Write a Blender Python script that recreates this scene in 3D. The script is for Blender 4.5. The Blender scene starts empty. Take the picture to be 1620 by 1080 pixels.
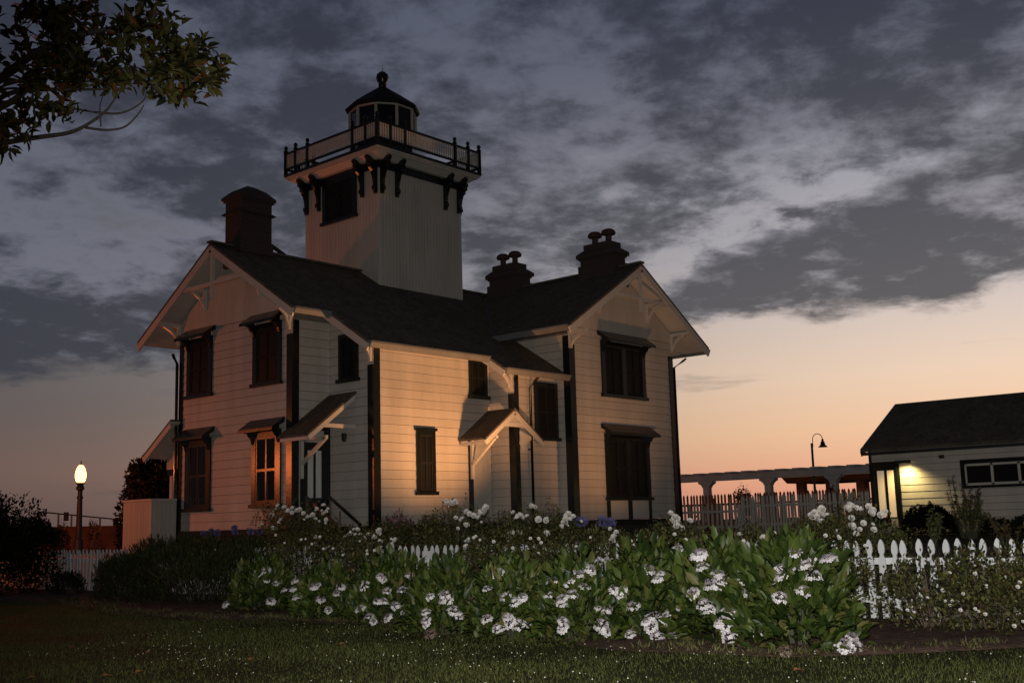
import bpy, math, random
import numpy as np
from mathutils import Vector, Matrix

SC = bpy.context.scene
COL = SC.collection
R = random.Random(7)
rng = np.random.default_rng(11)

# ------------------------------------------------------------------ camera
YAW, PITCH, ROLL, FPX = 0.84756, 0.16068, -0.02757, 1783.75
CAM = np.array([-15.5416, -21.6780, -0.0639])
_fw = np.array([math.sin(YAW)*math.cos(PITCH), math.cos(YAW)*math.cos(PITCH), math.sin(PITCH)])
_rt = np.array([math.cos(YAW), -math.sin(YAW), 0.0])
_up = np.cross(_rt, _fw)
_c, _s = math.cos(ROLL), math.sin(ROLL)
RT, UP = _c*_rt + _s*_up, -_s*_rt + _c*_up
FW = _fw
cam = bpy.data.cameras.new('camera')
cam.sensor_width = 36.0
cam.lens = FPX/1620*36.0
cam.clip_start, cam.clip_end = 0.05, 3000
cam_o = bpy.data.objects.new('camera', cam)
COL.objects.link(cam_o)
m = Matrix.Identity(4)
for i in range(3):
    m[i][0], m[i][1], m[i][2], m[i][3] = RT[i], UP[i], -FW[i], CAM[i]
cam_o.matrix_world = m
SC.camera = cam_o

def ray(px, py):
    return (px-810)/FPX*RT - (py-540)/FPX*UP + FW
def at(px, py, depth=None, X=None, Y=None, Z=None):
    """surveyed point: the place seen at a photo pixel, on a plane or at a distance"""
    d = ray(px, py)
    if X is not None: t = (X-CAM[0])/d[0]
    elif Y is not None: t = (Y-CAM[1])/d[1]
    elif Z is not None: t = (Z-CAM[2])/d[2]
    else: t = depth
    return CAM + t*d

# ------------------------------------------------------------------ world: dusk sky with a broken cloud deck
def srgb(r, g, b):
    f = lambda c: (c/255/12.92) if c <= 10 else ((c/255+0.055)/1.055)**2.4
    return (f(r), f(g), f(b), 1.0)
W = bpy.data.worlds.new('World')
SC.world = W
W.use_nodes = True
nt = W.node_tree
nt.nodes.clear()
def N(t, **k):
    n = nt.nodes.new(t)
    for a, b in k.items(): setattr(n, a, b)
    return n
def put(sock, v):
    if hasattr(v, 'is_output'): nt.links.new(v, sock)
    else: sock.default_value = v
def mth(op, a, b=0.0, c=0.0, clamp=False):
    n = N('ShaderNodeMath', operation=op, use_clamp=clamp)
    put(n.inputs[0], a); put(n.inputs[1], b); put(n.inputs[2], c)
    return n.outputs[0]
def add(a, b): return mth('ADD', a, b)
def sub(a, b): return mth('SUBTRACT', a, b)
def mul(a, b): return mth('MULTIPLY', a, b)
def div(a, b): return mth('DIVIDE', a, b)
def sstep(x, a, b):
    n = N('ShaderNodeMapRange', interpolation_type='SMOOTHSTEP')
    put(n.inputs[0], x); put(n.inputs[1], a); put(n.inputs[2], b); put(n.inputs[3], 0.0); put(n.inputs[4], 1.0)
    return n.outputs[0]
def gauss(x, c, w):
    t = div(sub(x, c), w)
    return mth('POWER', 2.71828, mul(mul(t, t), -1.0))
def comb(x, y, z):
    n = N('ShaderNodeCombineXYZ'); put(n.inputs[0], x); put(n.inputs[1], y); put(n.inputs[2], z); return n.outputs[0]
def noise(v, scale, detail=8, rough=0.55, dist=0.0, w=0.0):
    n = N('ShaderNodeTexNoise', noise_dimensions='4D')
    nt.links.new(v, n.inputs['Vector'])
    n.inputs['W'].default_value = w
    n.inputs['Scale'].default_value = scale; n.inputs['Detail'].default_value = detail
    n.inputs['Roughness'].default_value = rough; n.inputs['Distortion'].default_value = dist
    return n.outputs[0]
def mixc(f, a, b):
    n = N('ShaderNodeMix', data_type='RGBA')
    put(n.inputs[0], f); put(n.inputs[6], a); put(n.inputs[7], b)
    return n.outputs[2]
def ramp(x, stops, lo, hi):
    n = N('ShaderNodeValToRGB')
    el = n.color_ramp.elements
    while len(el) < len(stops): el.new(0.5)
    for e, (p, c) in zip(el, stops):
        e.position = (p-lo)/(hi-lo); e.color = c
    put(n.inputs[0], div(sub(x, lo), hi-lo))
    return n.outputs[0]
tc = N('ShaderNodeTexCoord')
sp = N('ShaderNodeSeparateXYZ'); nt.links.new(tc.outputs['Generated'], sp.inputs[0])
dx, dy, dz = sp.outputs
fo = add(mul(dx, math.sin(YAW)), mul(dy, math.cos(YAW)))
ri = sub(mul(dx, math.cos(YAW)), mul(dy, math.sin(YAW)))
az = mul(mth('ARCTAN2', ri, fo), 57.29578)
el = mul(mth('ARCSINE', dz), 57.29578)
glow = add(mul(gauss(az, 27.0, 33.0), 0.80), 0.20)
clear = ramp(el, [(-20, srgb(96, 82, 82)), (0, srgb(222, 150, 132)), (1.6, srgb(246, 176, 142)), (4.0, srgb(253, 206, 166)), (6.8, srgb(246, 216, 190)),
                  (9.5, srgb(226, 208, 197)), (13, srgb(194, 189, 193)), (18, srgb(164, 163, 174)), (27, srgb(122, 126, 144)), (48, srgb(84, 92, 118)), (90, srgb(56, 64, 90))], -20, 90)
grey = ramp(el, [(-20, srgb(92, 86, 86)), (0, srgb(168, 142, 138)), (3.0, srgb(212, 174, 160)), (6.0, srgb(190, 174, 170)), (9, srgb(184, 182, 186)), (14, srgb(176, 178, 188)), (27, srgb(130, 136, 156)), (48, srgb(84, 92, 118)), (90, srgb(56, 64, 90))], -20, 90)
clear = mixc(sstep(az, -26.0, 12.0), grey, clear)
gsc = N('ShaderNodeVectorMath', operation='SCALE'); nt.links.new(clear, gsc.inputs[0]); nt.links.new(glow, gsc.inputs[3])
clear = gsc.outputs[0]
zz = add(mth('MAXIMUM', dz, 0.0), 0.17)
pu, pw = div(ri, zz), div(fo, zz)
# cloud sheet seen in perspective, its rolls running towards the sunset
pv = comb(add(mul(pu, 0.92), mul(pw, -0.38)), add(mul(pw, 0.92), mul(pu, 0.38)), 0.0)
n1 = noise(pv, 0.9, 3, 0.5, 0.2, 3.1)
n2 = noise(pv, 3.2, 7, 0.62, 0.25, 1.7)
n3 = noise(pv, 9.0, 6, 0.62, 0.2, 5.2)
fb = add(add(mul(n1, 0.25), mul(n2, 0.38)), mul(n3, 0.37))
# where the deck lies: its lower edge, the bright lane in the west, the lighter part behind the tower
edge = add(mul(mth('MINIMUM', mth('MAXIMUM', az, -60.0), 30.0), 0.058), 9.0)
warp = mul(sub(n2, 0.5), 5.0)
deck = sstep(add(sub(el, edge), warp), -0.5, 0.7)
lane_c = add(mul(az, 0.33), 10.0)
wob = add(el, mul(sub(n2, 0.5), 5.0))
lane = mul(gauss(wob, lane_c, 1.05), mul(sstep(az, 1.0, 8.0), sub(1.0, sstep(az, 19.0, 27.0))))
bank = mul(mul(sstep(az, 2.0, 12.0), sstep(sub(lane_c, wob), 0.4, 1.5)), deck)
mid = mul(gauss(az, 7.0, 10.0), gauss(el, 16.0, 5.5))
leftgap = mul(gauss(az, -20.0, 5.0), gauss(el, 15.5, 2.6))
lowleft = mul(gauss(az, -24.0, 9.0), gauss(el, 9.0, 2.6))
zen = mul(sstep(el, 17.0, 26.0), add(0.55, mul(sstep(az, -6.0, 16.0), 0.45)))
bias = add(add(mul(bank, 0.075), mul(lowleft, 0.15)), add(mul(zen, 0.10), sub(0.0, add(add(mul(lane, 0.066), mul(mid, 0.015)), mul(leftgap, 0.045)))))
fbb = add(add(fb, bias), add(0.024, mul(sub(1.0, sstep(az, -20.0, 4.0)), 0.022)))
dens = add(0.16, mul(sstep(fbb, 0.405, 0.505), 0.84))
dens = mul(dens, deck)
streak_v = comb(mul(az, 0.10), mul(el, 0.85), 0.0)
st = noise(streak_v, 1.0, 5, 0.6, 0.3, 9.4)
streak = mul(sstep(st, 0.58, 0.72), mul(sstep(el, 1.0, 2.5), sub(1.0, sstep(el, 8.0, 11.0))))
dens = mth('MAXIMUM', dens, mul(streak, 0.5))
gl_ = mul(glow, sub(1.0, sstep(el, 8.0, 27.0)))
cl_dark = mixc(gl_, srgb(50, 54, 67), srgb(88, 87, 91))
cl_lit = mixc(gl_, srgb(88, 93, 110), srgb(164, 160, 165))
thick = sstep(add(add(mul(n2, 0.55), mul(n3, 0.45)), mul(bias, 0.75)), 0.42, 0.58)
cloud = mixc(thick, cl_lit, cl_dark)
sky = mixc(mul(dens, 0.94), clear, cloud)
# the vault darkens away from the sunset side
away = sub(1.0, mul(sstep(mth('ABSOLUTE', sub(az, 12.0)), 40.0, 120.0), 0.62))
bg = N('ShaderNodeBackground'); nt.links.new(sky, bg.inputs[0]); nt.links.new(mul(away, 0.95), bg.inputs[1])
wo = N('ShaderNodeOutputWorld'); nt.links.new(bg.outputs[0], wo.inputs[0])

# ------------------------------------------------------------------ sun just under the horizon, and the photographer's flash
sun = bpy.data.lights.new('sun', 'SUN')
sun.energy = 0.03; sun.angle = math.radians(20); sun.color = (1.0, 0.72, 0.5)
sun_o = bpy.data.objects.new('sun', sun); COL.objects.link(sun_o)
_sd = Vector((math.sin(YAW+0.47)*math.cos(0.03), math.cos(YAW+0.47)*math.cos(0.03), math.sin(0.03)))
sun_o.rotation_euler = (-_sd).to_track_quat('-Z', 'Y').to_euler()
fl = bpy.data.lights.new('camera_flash', 'SPOT')
fl.energy = 6200; fl.color = (1.0, 0.97, 0.93); fl.shadow_soft_size = 0.04
fl.spot_size = math.radians(80); fl.spot_blend = 1.0
fl_o = bpy.data.objects.new('camera_flash', fl); COL.objects.link(fl_o)
fl_o.location = Vector(CAM) + Vector(UP)*0.22 - Vector(FW)*0.05
fl_o.rotation_euler = Vector(ray(1090, 850)).to_track_quat('-Z', 'Y').to_euler()

vs = SC.view_settings
vs.view_transform = 'Standard'; vs.look = 'None'; vs.exposure = 0.0; vs.gamma = 1.0; vs.use_curve_mapping = False
SC.cycles.use_denoising = True
SC.cycles.max_bounces = 6
SC.cycles.sample_clamp_indirect = 4.0

# ------------------------------------------------------------------ materials
M = {}
def material(name, col, rough=0.6, var=0.25, scale=3.0, bump=0.0, bscale=30.0, spec=0.5, col2=None, island=0.0, trans=0.0, stretch=None, metal=0.0, coat=0.0):
    mt = bpy.data.materials.new(name); mt.use_nodes = True
    t = mt.node_tree; bs = t.nodes['Principled BSDF']
    co = t.nodes.new('ShaderNodeTexCoord'); src = co.outputs['Object']
    if stretch:
        mp = t.nodes.new('ShaderNodeMapping'); mp.inputs['Scale'].default_value = stretch
        t.links.new(src, mp.inputs[0]); src = mp.outputs[0]
    nz = t.nodes.new('ShaderNodeTexNoise'); nz.inputs['Scale'].default_value = scale; nz.inputs['Detail'].default_value = 6; nz.inputs['Roughness'].default_value = 0.6
    t.links.new(src, nz.inputs['Vector'])
    cr = t.nodes.new('ShaderNodeValToRGB')
    c2 = col2 or tuple(c*(1-var) for c in col)
    cr.color_ramp.elements[0].color = (*c2, 1); cr.color_ramp.elements[1].color = (*col, 1)
    cr.color_ramp.elements[0].position = 0.3; cr.color_ramp.elements[1].position = 0.68
    fac = nz.outputs[0]
    if island > 0:
        ge = t.nodes.new('ShaderNodeNewGeometry')
        mx = t.nodes.new('ShaderNodeMix'); mx.inputs[0].default_value = island
        t.links.new(nz.outputs[0], mx.inputs[2]); t.links.new(ge.outputs['Random Per Island'], mx.inputs[3]); fac = mx.outputs[0]
    t.links.new(fac, cr.inputs[0]); t.links.new(cr.outputs[0], bs.inputs['Base Color'])
    bs.inputs['Roughness'].default_value = rough; bs.inputs['Specular IOR Level'].default_value = spec; bs.inputs['Metallic'].default_value = metal
    if coat: bs.inputs['Coat Weight'].default_value = coat; bs.inputs['Coat Roughness'].default_value = 0.25
    if bump > 0:
        n2 = t.nodes.new('ShaderNodeTexNoise'); n2.inputs['Scale'].default_value = bscale; n2.inputs['Detail'].default_value = 4
        t.links.new(src, n2.inputs['Vector'])
        bm = t.nodes.new('ShaderNodeBump'); bm.inputs['Strength'].default_value = bump; bm.inputs['Distance'].default_value = 0.02
        t.links.new(n2.outputs[0], bm.inputs['Height']); t.links.new(bm.outputs[0], bs.inputs['Normal'])
    if trans > 0:
        tr = t.nodes.new('ShaderNodeBsdfTranslucent'); t.links.new(cr.outputs[0], tr.inputs[0])
        ms = t.nodes.new('ShaderNodeMixShader'); ms.inputs[0].default_value = trans
        t.links.new(bs.outputs[0], ms.inputs[1]); t.links.new(tr.outputs[0], ms.inputs[2])
        t.links.new(ms.outputs[0], t.nodes['Material Output'].inputs[0])
    M[name] = mt
    return mt
def emissive(name, col, strength):
    mt = bpy.data.materials.new(name); mt.use_nodes = True
    bs = mt.node_tree.nodes['Principled BSDF']
    bs.inputs['Base Color'].default_value = (*col, 1); bs.inputs['Emission Color'].default_value = (*col, 1); bs.inputs['Emission Strength'].default_value = strength
    M[name] = mt
    return mt
material('white_paint', (0.50, 0.46, 0.40), 0.5, 0.16, 1.3, 0.15, 60, stretch=(1, 1, 0.35))
material('white_trim', (0.48, 0.45, 0.40), 0.45, 0.14, 2.0, 0.1, 50)
material('picket_paint', (0.80, 0.80, 0.80), 0.5, 0.22, 2.2, 0.15, 40, stretch=(1, 1, 0.4))
material('gutter_grey', (0.15, 0.155, 0.155), 0.55, 0.3, 2, 0.1, 40)
material('sheathing', (0.17, 0.15, 0.125), 0.8, 0.4, 3)
material('green_paint', (0.0075, 0.0095, 0.0090), 0.26, 0.4, 6, 0.10, 14, spec=0.40)
material('green_matte', (0.0085, 0.0100, 0.0095), 0.7, 0.4, 6, 0.2, 14, spec=0.2)
material('shingle', (0.135, 0.112, 0.085), 0.9, 0.55, 9, 0.6, 22, spec=0.2, stretch=(1, 1, 1))
material('dark_metal', (0.012, 0.013, 0.014), 0.45, 0.4, 6)
material('lamp_iron', (0.03, 0.022, 0.018), 0.5, 0.4, 6)
material('foundation', (0.03, 0.024, 0.02), 0.85, 0.4, 6, 0.5, 20)
material('stone_pale', (0.50, 0.47, 0.45), 0.8, 0.3, 2, 0.3, 20)
material('glow_shade_brown', (0.30, 0.085, 0.03), 0.7, 0.4, 3, 0.3, 20)  # orange lamplight on the shelter and shade on the far fence, put into colour
material('bank_soil', (0.12, 0.045, 0.025), 0.9, 0.5, 1.5, 0.6, 8)
material('soil', (0.15, 0.095, 0.07), 0.95, 0.6, 5, 0.9, 25, spec=0.1)
material('lawn', (0.048, 0.054, 0.016), 0.95, 0.5, 1.2, 0.8, 40, spec=0.1, col2=(0.032, 0.030, 0.012))
material('grass_blade', (0.095, 0.110, 0.026), 0.6, 0.5, 0.8, island=0.6, trans=0.25, col2=(0.055, 0.052, 0.016), spec=0.2)
material('clover_white', (0.55, 0.53, 0.42), 0.7, 0.3, 20, island=0.6)
material('mulch', (0.12, 0.075, 0.05), 0.9, 0.6, 8, island=0.8, col2=(0.03, 0.02, 0.014))
material('dry_leaf', (0.32, 0.13, 0.04), 0.7, 0.5, 20)
material('hydrangea_leaf', (0.070, 0.098, 0.018), 0.46, 0.6, 1.4, island=0.62, trans=0.22, col2=(0.018, 0.034, 0.006), spec=0.28)
material('hydrangea_leaf_pale', (0.13, 0.125, 0.035), 0.5, 0.5, 2, island=0.6, trans=0.22, col2=(0.06, 0.07, 0.018), spec=0.25)
material('spent_petal', (0.15, 0.095, 0.075), 0.8, 0.4, 9, island=0.6)
material('petal_white', (0.80, 0.76, 0.76), 0.6, 0.18, 9, island=0.5, trans=0.2)
material('petal_mauve', (0.30, 0.235, 0.28), 0.7, 0.3, 20, island=0.6)
material('rose_leaf', (0.125, 0.128, 0.038), 0.5, 0.6, 1.1, island=0.65, trans=0.2, col2=(0.022, 0.025, 0.009), spec=0.25)
material('rose_leaf_red', (0.12, 0.088, 0.034), 0.5, 0.6, 1.1, island=0.65, trans=0.2, col2=(0.030, 0.016, 0.009), spec=0.25)
material('rose_petal', (0.83, 0.80, 0.74), 0.6, 0.12, 8, island=0.4, trans=0.2)
material('pink_petal', (0.34, 0.11, 0.22), 0.6, 0.35, 8, island=0.6, trans=0.2)
material('violet_petal', (0.20, 0.18, 0.42), 0.6, 0.4, 8, island=0.6, trans=0.2)
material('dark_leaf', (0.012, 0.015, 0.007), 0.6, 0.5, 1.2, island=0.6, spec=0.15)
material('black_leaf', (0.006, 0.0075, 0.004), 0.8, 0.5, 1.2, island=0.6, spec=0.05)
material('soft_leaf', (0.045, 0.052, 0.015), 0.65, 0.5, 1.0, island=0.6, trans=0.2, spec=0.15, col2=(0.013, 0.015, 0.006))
material('straw', (0.115, 0.08, 0.04), 0.8, 0.5, 4, island=0.7)
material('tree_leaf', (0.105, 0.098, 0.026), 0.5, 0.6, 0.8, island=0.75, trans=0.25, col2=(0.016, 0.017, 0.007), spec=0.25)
material('tree_leaf_orange', (0.20, 0.075, 0.012), 0.5, 0.5, 2, island=0.6, trans=0.25)
material('bark', (0.11, 0.085, 0.065), 0.85, 0.5, 6, 0.6, 18)
material('stem_green', (0.045, 0.05, 0.02), 0.7, 0.4, 6)
material('step_wood', (0.20, 0.13, 0.10), 0.7, 0.3, 5)
material('door_pale', (0.40, 0.38, 0.34), 0.5, 0.15, 3)
material('pane_reflection', (0.55, 0.54, 0.52), 0.8, 0.12, 4, stretch=(8, 8, 0.4))  # pale reflection in the front door glass, put into the colour
material('blind_dark', (0.0055, 0.0065, 0.0065), 0.5, 0.4, 5, spec=0.2)
g = material('glass_dark', (0.006, 0.007, 0.009), 0.015, 0.3, 4, spec=0.4)
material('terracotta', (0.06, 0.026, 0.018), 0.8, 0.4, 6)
def globe_material():
    mt = bpy.data.materials.new('globe_glow'); mt.use_nodes = True; t = mt.node_tree; t.nodes.clear()
    e = t.nodes.new('ShaderNodeEmission'); e.inputs[0].default_value = (1.0, 0.42, 0.12, 1); e.inputs[1].default_value = 9.0
    tr = t.nodes.new('ShaderNodeBsdfTransparent'); mx = t.nodes.new('ShaderNodeMixShader'); mx.inputs[0].default_value = 0.45
    o = t.nodes.new('ShaderNodeOutputMaterial'); t.links.new(tr.outputs[0], mx.inputs[1]); t.links.new(e.outputs[0], mx.inputs[2]); t.links.new(mx.outputs[0], o.inputs[0])
    M['globe_glow'] = mt
globe_material()
emissive('lit_curtain', (0.80, 0.62, 0.42), 0.24)
emissive('bulb_warm', (1.0, 0.86, 0.5), 6.0)
def weathered(name, amt):
    t = M[name].node_tree; bs = t.nodes['Principled BSDF']; src = bs.inputs['Base Color'].links[0].from_socket
    oi = t.nodes.new('ShaderNodeObjectInfo'); geo = t.nodes.new('ShaderNodeNewGeometry')
    mp = t.nodes.new('ShaderNodeMapping'); mp.inputs['Scale'].default_value = (1.1, 1.1, 0.22); t.links.new(geo.outputs['Position'], mp.inputs[0])
    nz = t.nodes.new('ShaderNodeTexNoise'); nz.inputs['Scale'].default_value = 1.6; nz.inputs['Detail'].default_value = 7; nz.inputs['Roughness'].default_value = 0.7; t.links.new(mp.outputs[0], nz.inputs['Vector'])
    mr = t.nodes.new('ShaderNodeMapRange'); mr.inputs[1].default_value = 0.3; mr.inputs[2].default_value = 0.6; mr.inputs[3].default_value = 1-amt; mr.inputs[4].default_value = 1.0; t.links.new(nz.outputs[0], mr.inputs[0])
    mo = t.nodes.new('ShaderNodeMapRange'); mo.inputs[3].default_value = 1-amt*.55; mo.inputs[4].default_value = 1.0; t.links.new(oi.outputs['Random'], mo.inputs[0])
    m1 = t.nodes.new('ShaderNodeMath'); m1.operation = 'MULTIPLY'; t.links.new(mr.outputs[0], m1.inputs[0]); t.links.new(mo.outputs[0], m1.inputs[1])
    sc = t.nodes.new('ShaderNodeVectorMath'); sc.operation = 'SCALE'; t.links.new(src, sc.inputs[0]); t.links.new(m1.outputs[0], sc.inputs[3])
    t.links.new(sc.outputs[0], bs.inputs['Base Color'])
weathered('white_paint', 0.17); weathered('picket_paint', 0.22); weathered('shingle', 0.4)
def brick_material():
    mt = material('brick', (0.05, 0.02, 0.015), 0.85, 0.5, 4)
    t = mt.node_tree; bs = t.nodes['Principled BSDF']
    co = t.nodes.new('ShaderNodeTexCoord'); s = t.nodes.new('ShaderNodeSeparateXYZ'); t.links.new(co.outputs['Object'], s.inputs[0])
    a = t.nodes.new('ShaderNodeMath'); t.links.new(s.outputs[0], a.inputs[0]); t.links.new(s.outputs[1], a.inputs[1])
    c = t.nodes.new('ShaderNodeCombineXYZ'); t.links.new(a.outputs[0], c.inputs[0]); t.links.new(s.outputs[2], c.inputs[1])
    b = t.nodes.new('ShaderNodeTexBrick'); t.links.new(c.outputs[0], b.inputs['Vector'])
    b.inputs['Scale'].default_value = 1.0; b.inputs['Brick Width'].default_value = 0.22; b.inputs['Row Height'].default_value = 0.075; b.inputs['Mortar Size'].default_value = 0.008
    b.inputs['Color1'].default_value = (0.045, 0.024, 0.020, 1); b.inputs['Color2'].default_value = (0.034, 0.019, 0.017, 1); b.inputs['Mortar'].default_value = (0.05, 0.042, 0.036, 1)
    t.links.new(b.outputs[0], bs.inputs['Base Color'])
    bm = t.nodes.new('ShaderNodeBump'); bm.inputs['Strength'].default_value = 0.6; bm.inputs['Distance'].default_value = 0.02; bm.invert = True
    t.links.new(b.outputs['Fac'], bm.inputs['Height']); t.links.new(bm.outputs[0], bs.inputs['Normal'])
brick_material()
def shingle_rows():
    mt = M['shingle']; t = mt.node_tree; bs = t.nodes['Principled BSDF']
    co = t.nodes.new('ShaderNodeTexCoord'); s = t.nodes.new('ShaderNodeSeparateXYZ'); t.links.new(co.outputs['Object'], s.inputs[0])
    wv = t.nodes.new('ShaderNodeMath'); wv.operation = 'FRACT'
    mu = t.nodes.new('ShaderNodeMath'); mu.operation = 'MULTIPLY'; mu.inputs[1].default_value = 11.0
    t.links.new(s.outputs[2], mu.inputs[0]); t.links.new(mu.outputs[0], wv.inputs[0])
    bm = t.nodes.new('ShaderNodeBump'); bm.inputs['Strength'].default_value = 0.7; bm.inputs['Distance'].default_value = 0.02
    old = bs.inputs['Normal'].links[0].from_socket
    t.links.new(wv.outputs[0], bm.inputs['Height']); t.links.new(old, bm.inputs['Normal']); t.links.new(bm.outputs[0], bs.inputs['Normal'])
shingle_rows()

# ------------------------------------------------------------------ object helpers
WL = {}      # world location of every object, for parenting
def tag(o, label=None, cat=None, group=None, kind=None):
    if label: o['label'] = label
    if cat: o['category'] = cat
    if group: o['group'] = group
    if kind: o['kind'] = kind
    return o
def empty(name, loc, label=None, cat=None, group=None):
    o = bpy.data.objects.new(name, None); o.empty_display_size = 0.2
    COL.objects.link(o); o.location = loc
    WL[o.name] = np.array(loc, float)
    return tag(o, label, cat, group)
def link_mesh(name, me, c, parent=None):
    o = bpy.data.objects.new(name, me); COL.objects.link(o)
    base = WL[parent.name] if parent else np.zeros(3)
    if parent: o.parent = parent
    o.location = np.asarray(c, float) - base
    WL[o.name] = np.asarray(c, float)
    return o
def copy_tree(o, loc, parent=None):
    """a copy of a thing and of its parts (shared meshes), standing at loc"""
    c = o.copy(); COL.objects.link(c); c.parent = parent
    c.location = np.asarray(loc, float) - (WL[parent.name] if parent else 0)
    WL[c.name] = np.asarray(loc, float)
    def kids(src, dst):
        for ch in src.children:
            k = ch.copy(); COL.objects.link(k); k.parent = dst
            WL[k.name] = WL[dst.name] + np.array(k.location)
            kids(ch, k)
    kids(o, c)
    return c
class MB:
    def __init__(s): s.v = []; s.f = []; s.mi = []; s.cur = 0
    def _f(s, idx): s.f.append(idx); s.mi.append(s.cur)
    def poly(s, bot, top):
        n = len(bot); k = len(s.v)
        s.v += [tuple(p) for p in bot] + [tuple(p) for p in top]
        s._f(tuple(range(k+n-1, k-1, -1))); s._f(tuple(range(k+n, k+2*n)))
        for i in range(n): s._f((k+i, k+(i+1) % n, k+n+(i+1) % n, k+n+i))
        return s
    def box(s, x0, y0, z0, x1, y1, z1):
        x0, x1 = sorted((x0, x1)); y0, y1 = sorted((y0, y1)); z0, z1 = sorted((z0, z1))
        return s.poly([(x0, y0, z0), (x1, y0, z0), (x1, y1, z0), (x0, y1, z0)], [(x0, y0, z1), (x1, y0, z1), (x1, y1, z1), (x0, y1, z1)])
    def beam(s, p0, p1, w, h, up=(0, 0, 1)):
        p0, p1 = Vector(p0), Vector(p1); d = (p1-p0).normalized(); u = Vector(up)
        if abs(d.dot(u)) > 0.99: u = Vector((1, 0, 0))
        a = d.cross(u).normalized(); b = a.cross(d).normalized()
        q = [a*(w/2)*i + b*(h/2)*j for i, j in ((-1, -1), (1, -1), (1, 1), (-1, 1))]
        return s.poly([p0+k for k in q], [p1+k for k in q])
    def tube(s, pts, rads, n=6):
        pts = [Vector(p) for p in pts]; k0 = len(s.v)
        for i, p in enumerate(pts):
            d = (pts[min(i+1, len(pts)-1)] - pts[max(i-1, 0)]).normalized()
            u = Vector((0, 0, 1)) if abs(d.z) < 0.9 else Vector((1, 0, 0))
            a = d.cross(u).normalized(); b = d.cross(a).normalized()
            for j in range(n):
                t = 2*math.pi*j/n
                s.v.append(tuple(p + (a*math.cos(t) + b*math.sin(t))*rads[i]))
        for i in range(len(pts)-1):
            for j in range(n):
                s._f((k0+i*n+j, k0+i*n+(j+1) % n, k0+(i+1)*n+(j+1) % n, k0+(i+1)*n+j))
        s._f(tuple(k0+j for j in range(n-1, -1, -1))); s._f(tuple(k0+(len(pts)-1)*n+j for j in range(n)))
        return s
    def lathe(s, c, prof, n=16, rot=0.0):
        k0 = len(s.v)
        for r, z in prof:
            for j in range(n):
                t = 2*math.pi*j/n + rot
                s.v.append((c[0]+r*math.cos(t), c[1]+r*math.sin(t), c[2]+z))
        for i in range(len(prof)-1):
            for j in range(n):
                s._f((k0+i*n+j, k0+i*n+(j+1) % n, k0+(i+1)*n+(j+1) % n, k0+(i+1)*n+j))
        s._f(tuple(k0+j for j in range(n-1, -1, -1))); s._f(tuple(k0+(len(prof)-1)*n+j for j in range(n)))
        return s
    def build(s, name, mat, parent=None, kind=None, smooth=False, label=None):
        v = np.array(s.v, float)
        lo, hi = v.min(0), v.max(0); c = np.array([(lo[0]+hi[0])/2, (lo[1]+hi[1])/2, lo[2]])
        me = bpy.data.meshes.new(name); me.from_pydata((v-c).tolist(), [], s.f)
        for mm in (mat if isinstance(mat, (list, tuple)) else [mat]): me.materials.append(M[mm])
        if any(s.mi): me.polygons.foreach_set('material_index', s.mi)
        if smooth: me.polygons.foreach_set('use_smooth', [True]*len(me.polygons))
        o = link_mesh(name, me, c, parent)
        if kind: o['kind'] = kind
        if label: o['label'] = label
        return o
def tri_mesh(name, v, tris, mats, mi=None, parent=None, kind=None, smooth=False):
    v = np.asarray(v, np.float32); tris = np.asarray(tris, np.int32)
    lo, hi = v.min(0), v.max(0); c = np.array([(lo[0]+hi[0])/2, (lo[1]+hi[1])/2, lo[2]])
    me = bpy.data.meshes.new(name)
    me.vertices.add(len(v)); me.vertices.foreach_set('co', (v-c).astype(np.float32).ravel())
    me.loops.add(tris.size); me.loops.foreach_set('vertex_index', tris.ravel())
    me.polygons.add(len(tris)); me.polygons.foreach_set('loop_start', np.arange(0, tris.size, 3, dtype=np.int32))
    me.polygons.foreach_set('loop_total', np.full(len(tris), 3, np.int32))
    for mm in mats: me.materials.append(M[mm])
    if mi is not None: me.polygons.foreach_set('material_index', np.asarray(mi, np.int32))
    if smooth: me.polygons.foreach_set('use_smooth', np.ones(len(tris), bool))
    me.update(calc_edges=True)
    o = link_mesh(name, me, c, parent)
    if kind: o['kind'] = kind
    return o
# leaf templates: (along, across, normal)
LEAF_V = np.array([(0, 0, 0), (.33, -.5, .10), (.33, 0, 0), (.33, .5, .10), (.70, -.40, .04), (.70, 0, -.06), (.70, .40, .04), (1, 0, -.16)], float)
LEAF_T = np.array([(0, 2, 1), (0, 3, 2), (1, 2, 5), (1, 5, 4), (2, 3, 6), (2, 6, 5), (4, 5, 7), (5, 6, 7)])
SM_V = np.array([(0, 0, 0), (.45, -.5, .08), (.5, 0, -.02), (.45, .5, .08), (1, 0, -.05)], float)
SM_T = np.array([(0, 2, 1), (0, 3, 2), (1, 2, 4), (2, 3, 4)])
def unit(a): return a/np.maximum(np.linalg.norm(a, axis=-1, keepdims=True), 1e-9)
def scatter(pos, ax, nrm, length, width, tv=LEAF_V, tt=LEAF_T):
    ax = unit(ax); sd = unit(np.cross(nrm, ax)); nn = np.cross(ax, sd)
    L = np.asarray(length)[:, None, None]; Wd = np.asarray(width)[:, None, None]
    v = pos[:, None, :] + L*tv[None, :, 0:1]*ax[:, None, :] + Wd*tv[None, :, 1:2]*sd[:, None, :] + L*tv[None, :, 2:3]*nn[:, None, :]
    k = len(tv)
    t = tt[None] + (np.arange(len(pos))*k)[:, None, None]
    return v.reshape(-1, 3), t.reshape(-1, 3)
def join(parts):
    vs_, ts, k = [], [], 0
    for v, t in parts:
        vs_.append(v); ts.append(t+k); k += len(v)
    return np.concatenate(vs_), np.concatenate(ts)

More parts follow.
